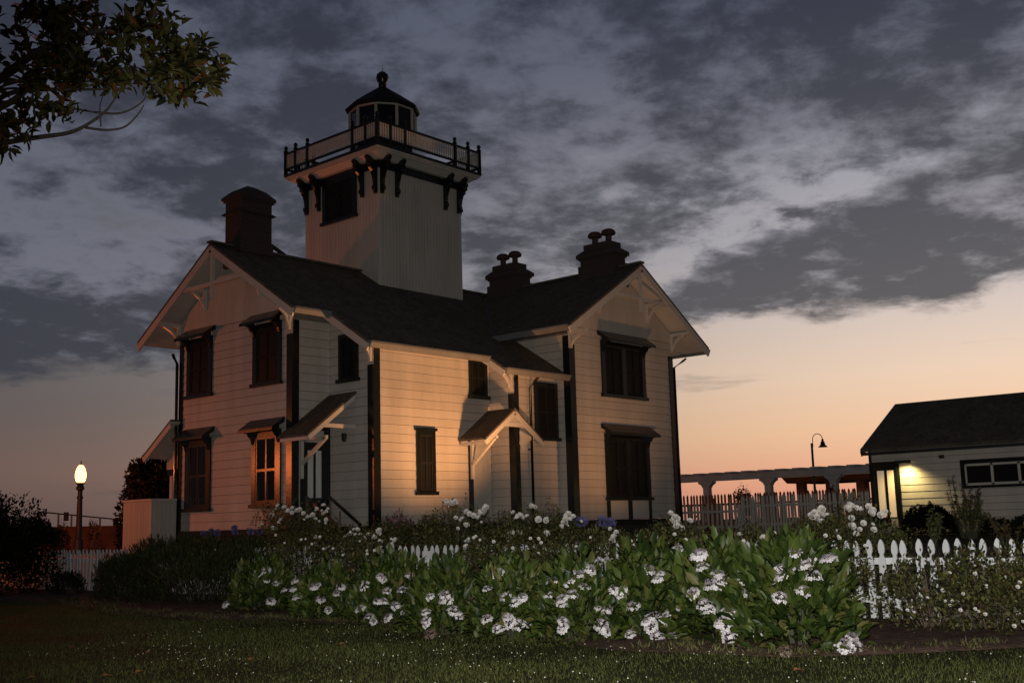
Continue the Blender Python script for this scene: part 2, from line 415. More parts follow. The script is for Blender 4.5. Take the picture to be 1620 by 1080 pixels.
def gz(x, y):
    """height of the ground: low lawn, garden rising to the house terrace"""
    t = min(max((x+1.6)/3.4, 0), 1); t = t*t*(3-2*t)
    return -1.37 + 0.70*t

# ------------------------------------------------------------------ ground
gx_ = sorted(set([-900, -200, -80, -40, -25, -16, -10, -6, -4, -2, -1.6] + list(np.arange(-1.4, 2.0, 0.3)) + [2.2, 4, 8, 16, 30, 60, 150, 400, 900]))
gy_ = [-900, -200, -80, -40, -25, -20, -16, -12, -8, -4, 0, 4, 8, 14, 25, 60, 150, 400, 900]
vv = [(x, y, gz(x, y)) for x in gx_ for y in gy_]
ff = [(i*len(gy_)+j, (i+1)*len(gy_)+j, (i+1)*len(gy_)+j+1, i*len(gy_)+j+1) for i in range(len(gx_)-1) for j in range(len(gy_)-1)]
me = bpy.data.meshes.new('ground'); me.from_pydata(vv, [], ff); me.materials.append(M['lawn'])
me.polygons.foreach_set('use_smooth', [True]*len(ff))
gr = bpy.data.objects.new('ground', me); COL.objects.link(gr); gr['kind'] = 'structure'; WL['ground'] = np.zeros(3)
# planting bed: a wavy strip from the lawn's edge to the terrace
def bed_edge(y): return -5.25 + 0.35*math.sin(y*0.55+1.0) + 0.12*math.sin(y*2.3) - 0.35*math.exp(-((y+14.5)/2.2)**2) + 0.5*math.exp(-((y-1)/4)**2) + (0.9*max(0, -16.2-y))
ys = np.linspace(-24, 12, 145); nx = 26
vv = []
for y in ys:
    e = bed_edge(y)
    for i in range(nx):
        t = i/(nx-1); x = e + (3.0-e)*t**1.4
        vv.append((x, y, gz(x, y) + 0.006 + 0.05*math.sin(min(1, t*6)*math.pi/2)*(1 if t > 0 else 0) + 0.012*math.sin(x*9+y*7)*min(1, t*8)))
ff = [(i*nx+j, (i+1)*nx+j, (i+1)*nx+j+1, i*nx+j+1) for i in range(len(ys)-1) for j in range(nx-1)]
ff = [tuple(reversed(f)) for f in ff]
me = bpy.data.meshes.new('planting_bed'); me.from_pydata(vv, [], ff); me.materials.append(M['soil'])
me.polygons.foreach_set('use_smooth', [True]*len(ff))
bd = bpy.data.objects.new('planting_bed', me); COL.objects.link(bd); bd['kind'] = 'structure'; bd['label'] = 'bare brown soil bed along the picket fence'; WL['planting_bed'] = np.zeros(3)

# ------------------------------------------------------------------ the lighthouse
X0, YL, YN = 2.356, 1.744, 6.98
XB1, XB2, YB2, XR, YR, XR2 = 3.603, 7.99, -0.92, 9.925, -1.40, 15.30
TX0, TX1, TY0, TY1 = 6.97, 10.59, 3.50, 7.09
RY, RZ, SL = 4.39, 7.79, 0.63          # main ridge, roof slope
RX = 12.66                              # ridge of the front wing
GX, GY = 1.57, -2.22                    # gable overhang edges
def rz(y): return RZ - SL*(RY-y)
LH = empty('lighthouse', (8.0, 3.0, -0.67), 'white clapboard house with square lighthouse tower, dark roof and three brick chimneys', 'lighthouse')
foundation = MB()
FZ = -0.72
foundation.poly([(X0+.04, YL+.04, FZ), (XB1+.04, YL+.04, FZ), (XB1+.04, .04, FZ), (XB2+.04, .04, FZ), (XB2+.04, YB2+.04, FZ), (XR+.04, YB2+.04, FZ), (XR+.04, YR+.04, FZ), (XR2-.04, YR+.04, FZ), (XR2-.04, YN, FZ), (X0+.04, YN, FZ)],
                [(X0+.04, YL+.04, -.02), (XB1+.04, YL+.04, -.02), (XB1+.04, .04, -.02), (XB2+.04, .04, -.02), (XB2+.04, YB2+.04, -.02), (XR+.04, YB2+.04, -.02), (XR+.04, YR+.04, -.02), (XR2-.04, YR+.04, -.02), (XR2-.04, YN, -.02), (X0+.04, YN, -.02)]).build('foundation', 'foundation', LH)
I = 0.03   # sheathing sits this far behind the face of the boards
c1 = MB(); pl = [(X0+I, YL+I, 0), (X0+I, YN-I, 0), (X0+I, YN-I, rz(YL)-.2), (X0+I, RY, RZ-.22), (X0+I, YL+I, rz(YL)-.2)]
c1.poly([(p[0], p[1], p[2]) for p in reversed(pl)], [(XR2-2, p[1], p[2]) for p in reversed(pl)])
WALL1 = c1.build('wall', 'sheathing', LH)
c2 = MB(); pl = [(XR+I, 0, 0), (XR2-I, 0, 0), (XR2-I, 0, 5.45), (RX, 0, RZ-.22), (XR+I, 0, 5.45)]
c2.poly([(p[0], YR+I, p[2]) for p in reversed(pl)], [(p[0], 7.0, p[2]) for p in reversed(pl)])
WALL2 = c2.build('wall', 'sheathing', LH)
c3 = MB(); c3.poly([(XB1+I, I, 0), (XB1+I, YL+.2, 0), (XB1+I, YL+.2, rz(YL+.2)-.25), (XB1+I, I, rz(0)-.25)], [(XR+.2, I, 0), (XR+.2, YL+.2, 0), (XR+.2, YL+.2, rz(YL+.2)-.25), (XR+.2, I, rz(0)-.25)])
WALL3 = c3.build('wall', 'sheathing', LH)
c4 = MB(); c4.poly([(XB2+I, YB2+I, 0), (XB2+I, .2, 0), (XB2+I, .2, rz(.2)-.25), (XB2+I, YB2+I, rz(YB2)-.25)], [(XR+.2, YB2+I, 0), (XR+.2, .2, 0), (XR+.2, .2, rz(.2)-.25), (XR+.2, YB2+I, rz(YB2)-.25)])
WALL4 = c4.build('wall', 'sheathing', LH)
WALL5 = MB().box(TX0+I, TY0+I, 5.5, TX1-I, TY1-I, 11.2).build('wall', 'sheathing', LH)
BH = 0.235
def siding(parent, axis, c, a0, a1, ztop, clip=None):
    """horizontal boards, each its own piece; axis 'x': wall X=c facing -X, running along Y"""
    k = 0
    z = 0.0
    while z < ztop - 0.05:
        z1 = min(z+BH-0.010, ztop); b0, b1 = a0, a1
        if clip:
            lo = clip(z1)
            b0 = max(b0, lo)
            if b1 - b0 < 0.05: z += BH; continue
        tb, tt = 0.0 + 0.004*R.random(), 0.013
        spans = [(b0, b1)]
        for b0, b1 in spans:
            q = MB()
            if axis == 'x':
                q.poly([(c-tb, b0, z), (c+I-.004, b0, z), (c+I-.004, b0, z1), (c+tt, b0, z1)], [(c-tb, b1, z), (c+I-.004, b1, z), (c+I-.004, b1, z1), (c+tt, b1, z1)])
            else:
                q.poly([(b0, c-tb, z), (b0, c+tt, z1), (b0, c+I-.004, z1), (b0, c+I-.004, z)], [(b1, c-tb, z), (b1, c+tt, z1), (b1, c+I-.004, z1), (b1, c+I-.004, z)])
            q.build('siding_board', 'white_paint', parent)
            tb = 0.0+0.004*R.random()
        z += BH
siding(WALL1, 'x', X0, YL, YN, 5.64)
siding(WALL1, 'y', YL, X0+.012, XB1, 5.45)
siding(WALL3, 'x', XB1, 0.012, YL, 6.1, clip=lambda z: (z+0.20-rz(0))/SL)
siding(WALL3, 'y', 0.0, XB1, XB2, 4.70)
siding(WALL4, 'x', XB2, YB2+.012, 0.0, 4.9, clip=lambda z: (z+0.20-rz(0))/SL)
siding(WALL4, 'y', YB2, XB2, XR, 4.25)
siding(WALL2, 'x', XR, YR+.012, 1.4, 5.45)
siding(WALL2, 'y', YR, XR, XR2, 5.64)
def upright_boards(name, parent, axis, c, a0, a1, zlo, ztop, wd, th=0.026, gap=0.012):
    q = MB(); a = a0
    while a < a1-0.02:
        b = min(a+wd-gap, a1)
        za, zb = ztop(a), ztop(b)
        if min(za, zb) > zlo+.03:
            if axis == 'x': q.poly([(c, a, zlo), (c, b, zlo), (c, b, zb), (c, a, za)], [(c+th, a, zlo), (c+th, b, zlo), (c+th, b, zb), (c+th, a, za)])
            else: q.poly([(a, c, zlo), (a, c, za), (b, c, zb), (b, c, zlo)], [(a, c+th, zlo), (a, c+th, za), (b, c+th, zb), (b, c+th, zlo)])
        a += wd
    return q.build(name, 'white_paint', parent, kind='stuff')
upright_boards('gable_boards', WALL1, 'x', X0-.012, YL, YN, 5.645, lambda y: RZ-.2-SL*abs(RY-y), 0.105, .036)
upright_boards('gable_boards', WALL2, 'y', YR-.012, XR, XR2, 5.645, lambda x: RZ-.2-SL*abs(RX-x), 0.105, .036)
upright_boards('tower_boards', WALL5, 'x', TX0, TY0+.05, TY1-.05, 5.6, lambda y: 11.15, 0.135, gap=.018)
upright_boards('tower_boards', WALL5, 'y', TY0, TX0+.05, TX1-.05, 5.6, lambda y: 11.15, 0.135, gap=.018)
for x, y in ((TX0, TY0), (TX1, TY0), (TX0, TY1)):
    sx, sy = (1 if x == TX0 else -1), (1 if y == TY0 else -1)
    MB().box(x-.006*sx, y-.006*sy, 5.6, x+.06*sx, y+.06*sy, 11.15).build('corner_post', 'white_trim', LH)
MB().box(TX1-I-.02, TY0+.03, 5.6, TX1-.002, TY1-.03, 11.15).build('tower_side', 'white_paint', LH)
MB().box(TX0+.03, TY1-I-.02, 5.6, TX1-.03, TY1-.002, 11.15).build('tower_side', 'white_paint', LH)
# corner boards and base board, dark green
CB = 0.21; P = 0.022
def corner(x, y, z1w, z1s, wl=CB, ws=CB):
    MB().box(x-P, y-P, 0, x+.02, y+wl, z1w).build('corner_board', 'green_paint', LH)
    MB().box(x+.022, y-P, 0, x+ws, y+.02, z1s).build('corner_board', 'green_paint', LH)
corner(X0, YL, 5.0, 5.38); corner(XB1, 0, 4.1, 4.68); corner(XB2, YB2, 3.55, 4.14, .2, .18); corner(XR, YR, 5.35, 5.1, .22, .24)
MB().box(X0-P, YN-.17, 0, X0+.02, YN+P, 5.45).build('corner_board', 'green_paint', LH)
MB().box(XR2-.22, YR-P, 0, XR2+P, YR+.02, 5.2).build('corner_board', 'green_paint', LH)
for b in ((X0-.05, YL-.05, X0+.03, YN), (X0-.05, YL-.05, XB1, YL+.03), (XB1-.05, -.05, XB1+.03, YL-.052), (XB1-.05, -.05, XB2, .03), (XB2-.05, YB2-.05, XB2+.03, -.052), (XB2-.05, YB2-.05, XR, YB2+.03), (XR-.05, YR-.05, XR+.03, YB2-.052), (XR+.032, YR-.05, XR2+.05, YR+.03)):
    MB().box(b[0], b[1], -.16, b[2], b[3], -.006).build('base_board', 'green_paint', LH)
# ---- roofs: slabs with white boarded undersides
def slab(name, pts, mat, zoff, th, parent):
    top = [(x, y, z+zoff) for x, y, z in pts]; bot = [(x, y, z+zoff-th) for x, y, z in pts]
    return MB().poly(bot, top).build(name, mat, parent)
def inset(pts, d):
    c = np.mean(np.array(pts), 0)
    return pts
def ccw(pts):
    a = sum(pts[i][0]*pts[(i+1) % len(pts)][1]-pts[(i+1) % len(pts)][0]*pts[i][1] for i in range(len(pts)))
    return pts if a > 0 else pts[::-1]
EYL, E1, E2 = 0.725, -0.756, -1.34
RK1, RK2 = 2.75, 7.12
mainS = [(GX, RY), (GX, EYL), (RK1, EYL), (RK1, E1), (RK2, E1), (RK2, E2), (XR, E2), (XR, RY-(RX-XR)), (RX, RY)]
mainN = [(GX, RY), (RX, RY), (RX-3.64, 8.03), (GX, 8.03)]
rwW = [(RX, GY), (RX, RY), (RX-3.64, RY-3.64), (RX-3.64, GY)]
rwE = [(RX, GY), (RX+3.64, GY), (RX+3.64, 8.6), (RX, 8.6)]
rwN = [(RX, RY), (RX, 8.6), (RX-3.64, 8.6), (RX-3.64, 8.03)]
planes = {'mainS': (mainS, lambda x, y: RZ-SL*(RY-y)), 'mainN': (mainN, lambda x, y: RZ-SL*(y-RY)), 'rwW': (rwW, lambda x, y: RZ-SL*(RX-x)), 'rwE': (rwE, lambda x, y: RZ-SL*(x-RX)), 'rwN': (rwN, lambda x, y: RZ-SL*(RX-x))}
for k, (pp, zf) in planes.items():
    p3 = ccw([(x, y, zf(x, y)) for x, y in pp])
    rf = slab('roof', p3, 'shingle', 0.0, 0.07, LH)
    cx = sum(p[0] for p in p3)/len(p3); cy = sum(p[1] for p in p3)/len(p3)
    ins = [(x+(.03 if x < GX+.1 else (-.03 if x > RX+3 else 0)), y+(.03 if y < GY+.1 else 0), z) for x, y, z in p3]
    slab('soffit', ins, 'white_trim', -0.073, 0.03, rf)
# ridge caps
MB().beam((GX-.02, RY, RZ+.02), (RX, RY, RZ+.02), .22, .06).build('ridge_cap', 'shingle', LH)
MB().beam((RX, GY-.02, RZ+.022), (RX, 8.6, RZ+.022), .22, .06).build('ridge_cap', 'shingle', LH)
# bargeboards on the gables
def barge(p0, p1, parent, w=.05, h=.21, mat='white_trim'):
    d = Vector(p1)-Vector(p0)
    return MB().beam(Vector(p0)+Vector((0, 0, -.18)), Vector(p1)+Vector((0, 0, -.18)), w, h).build('bargeboard', mat, parent)
zE = rz(EYL)
barge((GX+.03, RY, RZ), (GX+.03, EYL-.02, zE), LH); barge((GX+.03, RY, RZ), (GX+.03, 8.05, zE), LH)
barge((RX, GY+.03, RZ), (RX-3.66, GY+.03, zE), LH); barge((RX, GY+.03, RZ), (RX+3.66, GY+.03, zE), LH)
barge((RK1+.03, EYL+.3, rz(EYL+.3)), (RK1+.03, E1, rz(E1)), LH, .045, .19)
barge((RK2+.03, E1+.5, rz(E1+.5)), (RK2+.03, E2, rz(E2)), LH, .045, .17)
# gutters
def gutter(p0, p1, out):
    (x0, y0), (x1, y1), z = p0[:2], p1[:2], p0[2]
    prof = [(0, -.16), (.07, -.16), (.13, -.05), (.155, -.05), (.155, -.005), (0, -.005)]
    ox, oy = out
    q = MB(); a = [(x0+ox*u, y0+oy*u, z+v) for u, v in prof]; b = [(x1+ox*u, y1+oy*u, z+v) for u, v in prof]
    q.poly(a, b); return q.build('gutter', 'gutter_grey', LH)
gutter((RK1-.02, EYL-.0, zE-.02), (GX+.02, EYL, zE-.02), (0, -1))
gutter((RK2-.02, E1, rz(E1)-.02), (RK1+.02, E1, rz(E1)-.02), (0, -1))
gutter((XR-.03, E2, rz(E2)-.02), (RK2+.02, E2, rz(E2)-.02), (0, -1))
gutter((RX-3.64, GY+.05, zE-.02), (RX-3.64, RY-3.7, zE-.02), (-1, 0))
gutter((RX+3.64, 8.5, zE-.02), (RX+3.64, GY+.05, zE-.02), (1, 0))
# frieze boards under the eaves
MB().box(XB1+.24, -.026, 4.70, XB2, .02, 4.86).build('frieze_board', 'white_trim', LH)
MB().box(XB2+.19, YB2-.026, 4.25, XR-.03, YB2+.02, 4.40).build('frieze_board', 'white_trim', LH)
# valley flashing
MB().beam((RX-3.64, RY-3.64, zE+.02), (RX-.3, RY-.3, RZ-.17), .09, .02).build('valley_flashing', 'lamp_iron', LH)
# downspouts
def pipe(name, pts, r=.04, mat='green_paint'):
    MB().tube(pts, [r]*len(pts), 8).build(name, mat, LH, smooth=True)
pipe('downspout', [(X0-.06, 7.30, 5.10), (X0-.07, 7.22, 5.0), (X0-.08, YN+.05, 4.78), (X0-.07, YN+.05, 0), (X0-.07, YN+.05, -.6)], .045)
pipe('downspout', [(8.62, E2-.03, 4.05), (8.62, E2+.1, 3.98), (8.6, YB2-.08, 3.75), (8.6, YB2-.08, -.55)])
pipe('downspout', [(RX+3.55, YR+.05, 5.22), (RX+3.3, YR, 5.12), (XR2+.08, YR-.02, 4.85), (XR2+.08, YR-.02, -.55)])
pipe('downspout', [(8.62, YB2-.05, 2.0), (8.52, YB2-.02, 2.0)], .02)
# gable brackets and trusses
def bracket(base, out, reach, drop, w=.09, beam=.1, brace=.75):
    b = Vector(base); o = Vector((out[0], out[1], 0))
    q = MB()
    q.beam(b + o*.045, b + o*.045 + Vector((0, 0, -drop)), w, w*.9, up=(out[0], out[1], 0))
    q.beam(b + Vector((0, 0, -beam/2)), b + o*reach + Vector((0, 0, -beam/2)), w*.92, beam)
    n = 6; pts = []
    for i in range(n+1):
        t = i/n; a = t*math.pi/2
        st = Vector((0, 0, -drop*.85))*(1-t) + (o*reach*brace + Vector((0, 0, -beam)))*t
        bow = .10*math.sin(t*math.pi)
        pts.append(b + st + o*.05*(1-t) + (o*1.0 + Vector((0, 0, -1)))*(-bow*.5))
    for i in range(n): q.beam(pts[i], pts[i+1], w*.8, .075)
    return q.build('bracket', 'white_trim', LH)
for dy in (-2.62, -1.3, 1.3, 2.62):
    bracket((X0-.012, RY+dy, RZ-.19-SL*abs(dy)), (-1, 0), .72, .62)
    bracket((RX+dy, YR-.012, RZ-.19-SL*abs(dy)), (0, -1), .76, .62)
def truss(plane, c, mid):
    q = MB()
    P3 = (lambda a, z: (c, mid+a, z)) if plane == 'x' else (lambda a, z: (mid+a, c, z))
    q.beam(P3(0, RZ-.2), P3(0, 6.25), .09, .09, up=(1, 0, 0) if plane == 'x' else (0, 1, 0))
    q.beam(P3(-1.62, 6.66), P3(1.62, 6.66), .07, .10)
    return q.build('gable_truss', 'white_trim', LH)
truss('x', GX+.10, RY); truss('y', GY+.10, RX)
# rake-end brackets at the bays (post, scrolled brace and drop)
def rake_bracket(x, y, z, reach):
    bracket((x-.02, y+.05, z-.06), (-1, 0), reach*.62, .62, .085, .07, .85)
rake_bracket(XB1, 0, rz(0.05)-.2, XB1-RK1); rake_bracket(XB2, YB2, rz(YB2+.05)-.2, XB2-RK2); rake_bracket(X0, YL, rz(YL)-.34, .7)
bracket((XR, YR-.02, zE-.02), (0, -1), .7, .5)
# ---- windows
def window(face, c, a0, a1, z0, z1, hood=True, cols=2, rows=2, double=False, plain=False, label=None, pane='glass_dark'):
    """face 'x': on wall X=c facing -X and running along Y; 'y': on wall Y=c facing -Y"""
    def bx(q, u0, u1, za, zb, d0, d1):
        if face == 'x': q.box(c-d1, u0, za, c-d0, u1, zb)
        else: q.box(u0, c-d1, za, u1, c-d0, zb)
        return q
    base = (c, (a0+a1)/2, z0) if face == 'x' else ((a0+a1)/2, c, z0)
    w = empty('window', base); w.parent = LH; w.location = Vector(base)-Vector(WL[LH.name])
    if label: w['label'] = label
    cw = .17 if not plain else .10
    zt = z1-.30 if hood else z1
    q = MB(); bx(q, a0, a0+cw, z0+.1, zt, .004, .055); bx(q, a1-cw, a1, z0+.1, zt, .004, .055); bx(q, a0+cw, a1-cw, zt-cw, zt, .004, .055)
    if double: mdl = (a0+a1)/2; bx(q, mdl-.10, mdl+.10, z0+.1, zt-cw, .004, .055)
    q.build('casing', 'green_paint', w)
    q = MB(); bx(q, a0-.05, a1+.05, z0, z0+.1, .004, .11); q.build('sill', 'green_paint', w)
    sashes = [(a0+cw, a1-cw)] if not double else [(a0+cw, (a0+a1)/2-.10), ((a0+a1)/2+.10, a1-cw)]
    for s0, s1 in sashes:
        zb, ztp = z0+.1, zt-cw; fr = .065 if not plain else .05
        q = MB(); bx(q, s0, s0+fr, zb, ztp, .002, .042); bx(q, s1-fr, s1, zb, ztp, .002, .042); bx(q, s0+fr, s1-fr, zb, zb+fr*1.4, .002, .042); bx(q, s0+fr, s1-fr, ztp-fr, ztp, .002, .042)
        for i in range(1, rows):
            zm = zb + (ztp-zb)*i/rows; bx(q, s0+fr, s1-fr, zm-.032, zm+.032, .002, .042)
        for i in range(1, cols):
            um = s0 + (s1-s0)*i/cols; bx(q, um-.028, um+.028, zb+fr, ztp-fr, .002, .04)
        q.build('sash', 'green_paint' if pane == 'glass_dark' else 'green_matte', w)
        for i in range(cols):
            for j in range(rows):
                u0 = s0+fr+(s1-s0-2*fr)*i/cols; u1 = s0+fr+(s1-s0-2*fr)*(i+1)/cols
                za = zb+fr+(ztp-zb-2*fr)*j/rows; zc = zb+fr+(ztp-zb-2*fr)*(j+1)/rows
                q = MB(); bx(q, u0+.004, u1-.004, za+.004, zc-.004, .006, .020); q.build('pane', pane, w)
    if hood:
        hd = .40; q = MB()
        def P3(u, d, z): return (c-d, u, z) if face == 'x' else (u, c-d, z)
        h0, h1 = a0-.13, a1+.13
        ring = [(0.0, z1), (0.0, z1-.14), (hd, z1-.36), (hd, z1-.28)]
        A = [P3(h0, d+.002, z) for d, z in ring]; B = [P3(h1, d+.002, z) for d, z in ring]
        q.poly(A, B)
        q.build('hood', 'green_paint', w)
        for u in (a0+.02, a1-.10):
            q = MB(); ring = [(0.0, z1-.11), (hd*.9, z1-.29), (hd*.8, z1-.36), (hd*.55, z1-.38), (hd*.42, z1-.47), (hd*.28, z1-.50), (hd*.2, z1-.62), (0.0, z1-.66)]
            A = [P3(u, d+.056*(1 if d < .01 else 0)+.002, z) for d, z in ring]; B = [P3(u+.08, d+.056*(1 if d < .01 else 0)+.002, z) for d, z in ring]
            q.poly(A, B); q.build('scroll_bracket', 'green_paint', w)
    return w
window('x', X0, 5.34, 6.58, 3.70, 5.72, pane='blind_dark'); window('x', X0, 2.17, 3.41, 3.72, 5.72, pane='blind_dark')
window('x', X0, 5.34, 6.58, 0.52, 2.86); window('x', X0, 2.17, 3.41, 0.54, 2.86)
window('x', XB1, 0.56, 1.34, 3.72, 5.02, hood=False, plain=True, pane='blind_dark')
window('y', 0.0, 5.08, 5.75, 0.76, 2.46, hood=False, plain=True, pane='blind_dark')
MB().box(5.02, -.07, 2.462, 5.81, .0, 2.54).build('window_head', 'green_paint', LH)
window('y', 0.0, 7.13, 7.86, 3.44, 4.62, hood=False, plain=True, pane='blind_dark')
window('y', YB2, 8.84, 9.86, 2.27, 3.95, hood=False, plain=True, pane='blind_dark')
window('y', YR, 11.44, 13.70, 3.64, 5.66, double=True, pane='blind_dark')
window('y', YR, 11.46, 13.72, 0.56, 2.84, double=True, pane='blind_dark')
window('x', TX0, 4.52, 6.18, 9.57, 11.06, hood=False, pane='blind_dark')
# panels below the big ground-floor window
for a, b in ((11.46, 11.60), (12.50, 12.70), (13.58, 13.72)):
    MB().box(a, YR-.045, 0, b, YR-.003, .555).build('window_apron_post', 'green_paint', LH)
for a, b in ((11.605, 12.495), (12.705, 13.575)):
    MB().box(a, YR-.028, 0.02, b, YR-.003, .55).build('window_apron_panel', 'white_trim', LH)
# ---- front door in the left corner
dr = empty('door', (3.15, YL, .02)); dr.parent = LH; dr.location = Vector((3.15, YL, .02))-Vector(WL[LH.name])
MB().box(2.62, YL-.05, 0, 2.74, YL-.004, 2.62).build('casing', 'green_paint', dr)
MB().box(3.40, YL-.05, 0, 3.575, YL-.004, 2.62).build('casing', 'green_paint', dr)
MB().box(2.742, YL-.048, 2.50, 3.398, YL-.004, 2.62).build('casing', 'green_paint', dr)
q = MB(); q.box(2.745, YL-.035, .05, 2.84, YL-.006, 2.10); q.box(3.30, YL-.035, .05, 3.395, YL-.006, 2.10); q.box(3.035, YL-.035, .75, 3.105, YL-.006, 1.98)
q.box(2.84, YL-.035, 1.98, 3.30, YL-.006, 2.10); q.box(2.84, YL-.035, .05, 3.30, YL-.006, .75)
q.build('door_leaf', 'green_paint', dr)
for a, b in ((2.842, 3.033), (3.107, 3.298)):
    MB().box(a, YL-.022, .76, b, YL-.008, 1.97).build('pane', 'pane_reflection', dr)  # panes coloured pale for the reflection in their glass
MB().box(2.745, YL-.04, 2.10, 3.395, YL-.006, 2.18).build('transom_bar', 'green_paint', dr)
MB().box(2.76, YL-.024, 2.185, 3.385, YL-.008, 2.495).build('transom_pane', 'door_pale', dr)  # pale colour stands in for the reflection in the transom glass
# ---- second door under the gabled hood (pale, closed)
dr2 = empty('door', (7.55, 0, .02)); dr2.parent = LH; dr2.location = Vector((7.55, 0, .02))-Vector(WL[LH.name])
MB().box(7.05, -.05, 0, 7.20, -.004, 2.32).build('casing', 'green_paint', dr2)
MB().box(7.202, -.03, .03, 7.95, -.004, 2.25).build('door_leaf', 'door_pale', dr2)
q = MB()
for za, zb in ((.2, .95), (1.1, 2.1)): q.box(7.30, -.042, za, 7.52, -.031, zb); q.box(7.62, -.042, za, 7.84, -.031, zb)
q.build('door_panel', 'door_pale', dr2)
# ---- shed hood over the front door
h1 = empty('porch_hood', (2.8, 1.2, 2.2)); h1.parent = LH; h1.location = Vector((2.8, 1.2, 2.2))-Vector(WL[LH.name])
HX0, HX1, HY0, HY1, HZ0, HZ1 = 1.98, XB1-.03, 0.62, 1.86, 2.30, 3.46
q = MB(); q.poly([(HX0, HY0, HZ0-.06), (HX1, HY0, HZ1-.06), (HX1, HY1, HZ1-.06), (HX0, HY1, HZ0-.06)], [(HX0, HY0, HZ0), (HX1, HY0, HZ1), (HX1, HY1, HZ1), (HX0, HY1, HZ0)])
q.build('roof', 'shingle', h1)
q = MB(); q.beam((HX0+.04, HY0+.03, HZ0-.11), (HX1-.06, HY0+.03, HZ1-.15), .05, .12); q.beam((HX0+.5, HY0+.032, HZ0+.23), (HX1-.03, HY0+.032, HZ0+.23), .05, .10)
q.build('rake_board', 'white_trim', h1)
q = MB(); q.beam((X0+.27, YL-.05, 2.28), (X0+.27, YL-.05, 1.24), .09, .09); q.beam((X0+.27, YL-.05, 2.24), (X0+.27, HY0+.05, 2.24), .08, .09)
q.beam((X0+.27, YL-.08, 1.62), (X0+.27, HY0+.10, 2.22), .08, .08); q.build('bracket', 'white_trim', h1)
MB().box(HX0+.05, HY0+.06, HZ0-.14, HX0+.10, HY1-.05, HZ0-.05).build('eave_board', 'white_trim', h1)
# ---- gabled hood
h2 = empty('porch_hood', (7.8, -.6, 2.2)); h2.parent = LH; h2.location = Vector((7.8, -.6, 2.2))-Vector(WL[LH.name])
KX, KZ, KH, KF = 7.85, 3.13, 1.20, -1.08
for s_, yb in ((-1, -.03), (1, YB2-.03)):
    xe = KX+s_*KH; ze = KZ-KH*.715
    a = [(KX, KF), (KX, yb), (xe, yb), (xe, KF)]
    zt = [KZ, KZ, ze, ze]
    top = [(x, y, z) for (x, y), z in zip(a, zt)]; bot = [(x, y, z-.06) for (x, y), z in zip(a, zt)]
    if s_ > 0: top, bot = top[::-1], bot[::-1]
    MB().poly(bot, top).build('roof', 'shingle', h2)
    MB().beam((KX, KF+.03, KZ-.14), (xe, KF+.03, ze-.14), .05, .13).build('rake_board', 'white_trim', h2)
MB().box(KX-.55, KF+.012, 2.60, KX+.55, KF+.055, 2.72).build('collar_board', 'white_trim', h2)
MB().poly([(KX-.42, KF+.02, 2.725), (KX+.42, KF+.02, 2.725), (KX, KF+.02, 2.98)], [(KX-.42, KF+.045, 2.725), (KX+.42, KF+.045, 2.725), (KX, KF+.045, 2.98)]).build('gable_panel', 'door_pale', h2)
q = MB(); q.beam((7.13, -.075, 2.36), (7.13, -.075, 1.20), .10, .09); q.beam((7.13, -.05, 2.30), (7.13, KF+.05, 2.30), .09, .09); q.beam((7.13, -.10, 1.60), (7.13, KF+.14, 2.28), .09, .09)
q.build('bracket', 'white_trim', h2)
MB().box(KX-KH+.05, KF+.06, 2.10, KX-KH+.10, -.05, 2.19).build('eave_board', 'white_trim', h2)
q = MB(); pr = [(8.12, 2.50), (8.95, 2.24), (8.72, 2.30), (8.5, 2.24), (8.36, 2.18), (8.26, 2.02), (8.20, 1.92), (8.16, 2.08), (8.10, 2.16), (8.13, 2.30)]
q.poly([(x, YB2-.10, z) for x, z in pr[::-1]], [(x, YB2-.05, z) for x, z in pr[::-1]]); q.build('bracket', 'white_trim', h2)
# ---- steps with railings at both doors
def steps(x0, x1, y0, n, name='steps', rails=True):
    s_ = empty(name, ((x0+x1)/2, y0-.6, gz(3, 0))); s_.parent = LH; s_.location = Vector(((x0+x1)/2, y0-.6, gz(3, 0)))-Vector(WL[LH.name])
    rise = .67/n
    for i in range(n):
        MB().box(x0, y0-.28*(i+2), -.02-rise*(i+1)-.05, x1, y0-.28*(i+1)-.006 if i else y0-.03, -.02-rise*(i+1)).build('tread', 'step_wood', s_)
    for x in (x0-.03, x1+.03):
        if rails: MB().beam((x, y0-.15, .78), (x, y0-.28*(n+1), .02), .05, .07).build('handrail', 'green_paint', s_)
        MB().beam((x, y0-.05, -.05), (x, y0-.28*(n+1), -.70), .04, .22).build('stringer', 'green_paint', s_)
        for k in range(3 if rails else 0):
            y = y0-.2-.28*k*1.4; MB().box(x-.02, y-.02, -.66, x+.02, y+.02, .74-.26*k*1.3).build('baluster', 'step_wood', s_)
steps(2.72, 3.42, YL, 4); steps(7.25, 7.9, -.03, 4, rails=False)
# wall lamp by the front door, unlit
MB().lathe((XB1-.10, 1.05, 2.30), [(.03, .10), (.07, .08), (.06, -.10), (.03, -.12)], 8).build('porch_lamp', 'dark_metal', LH)
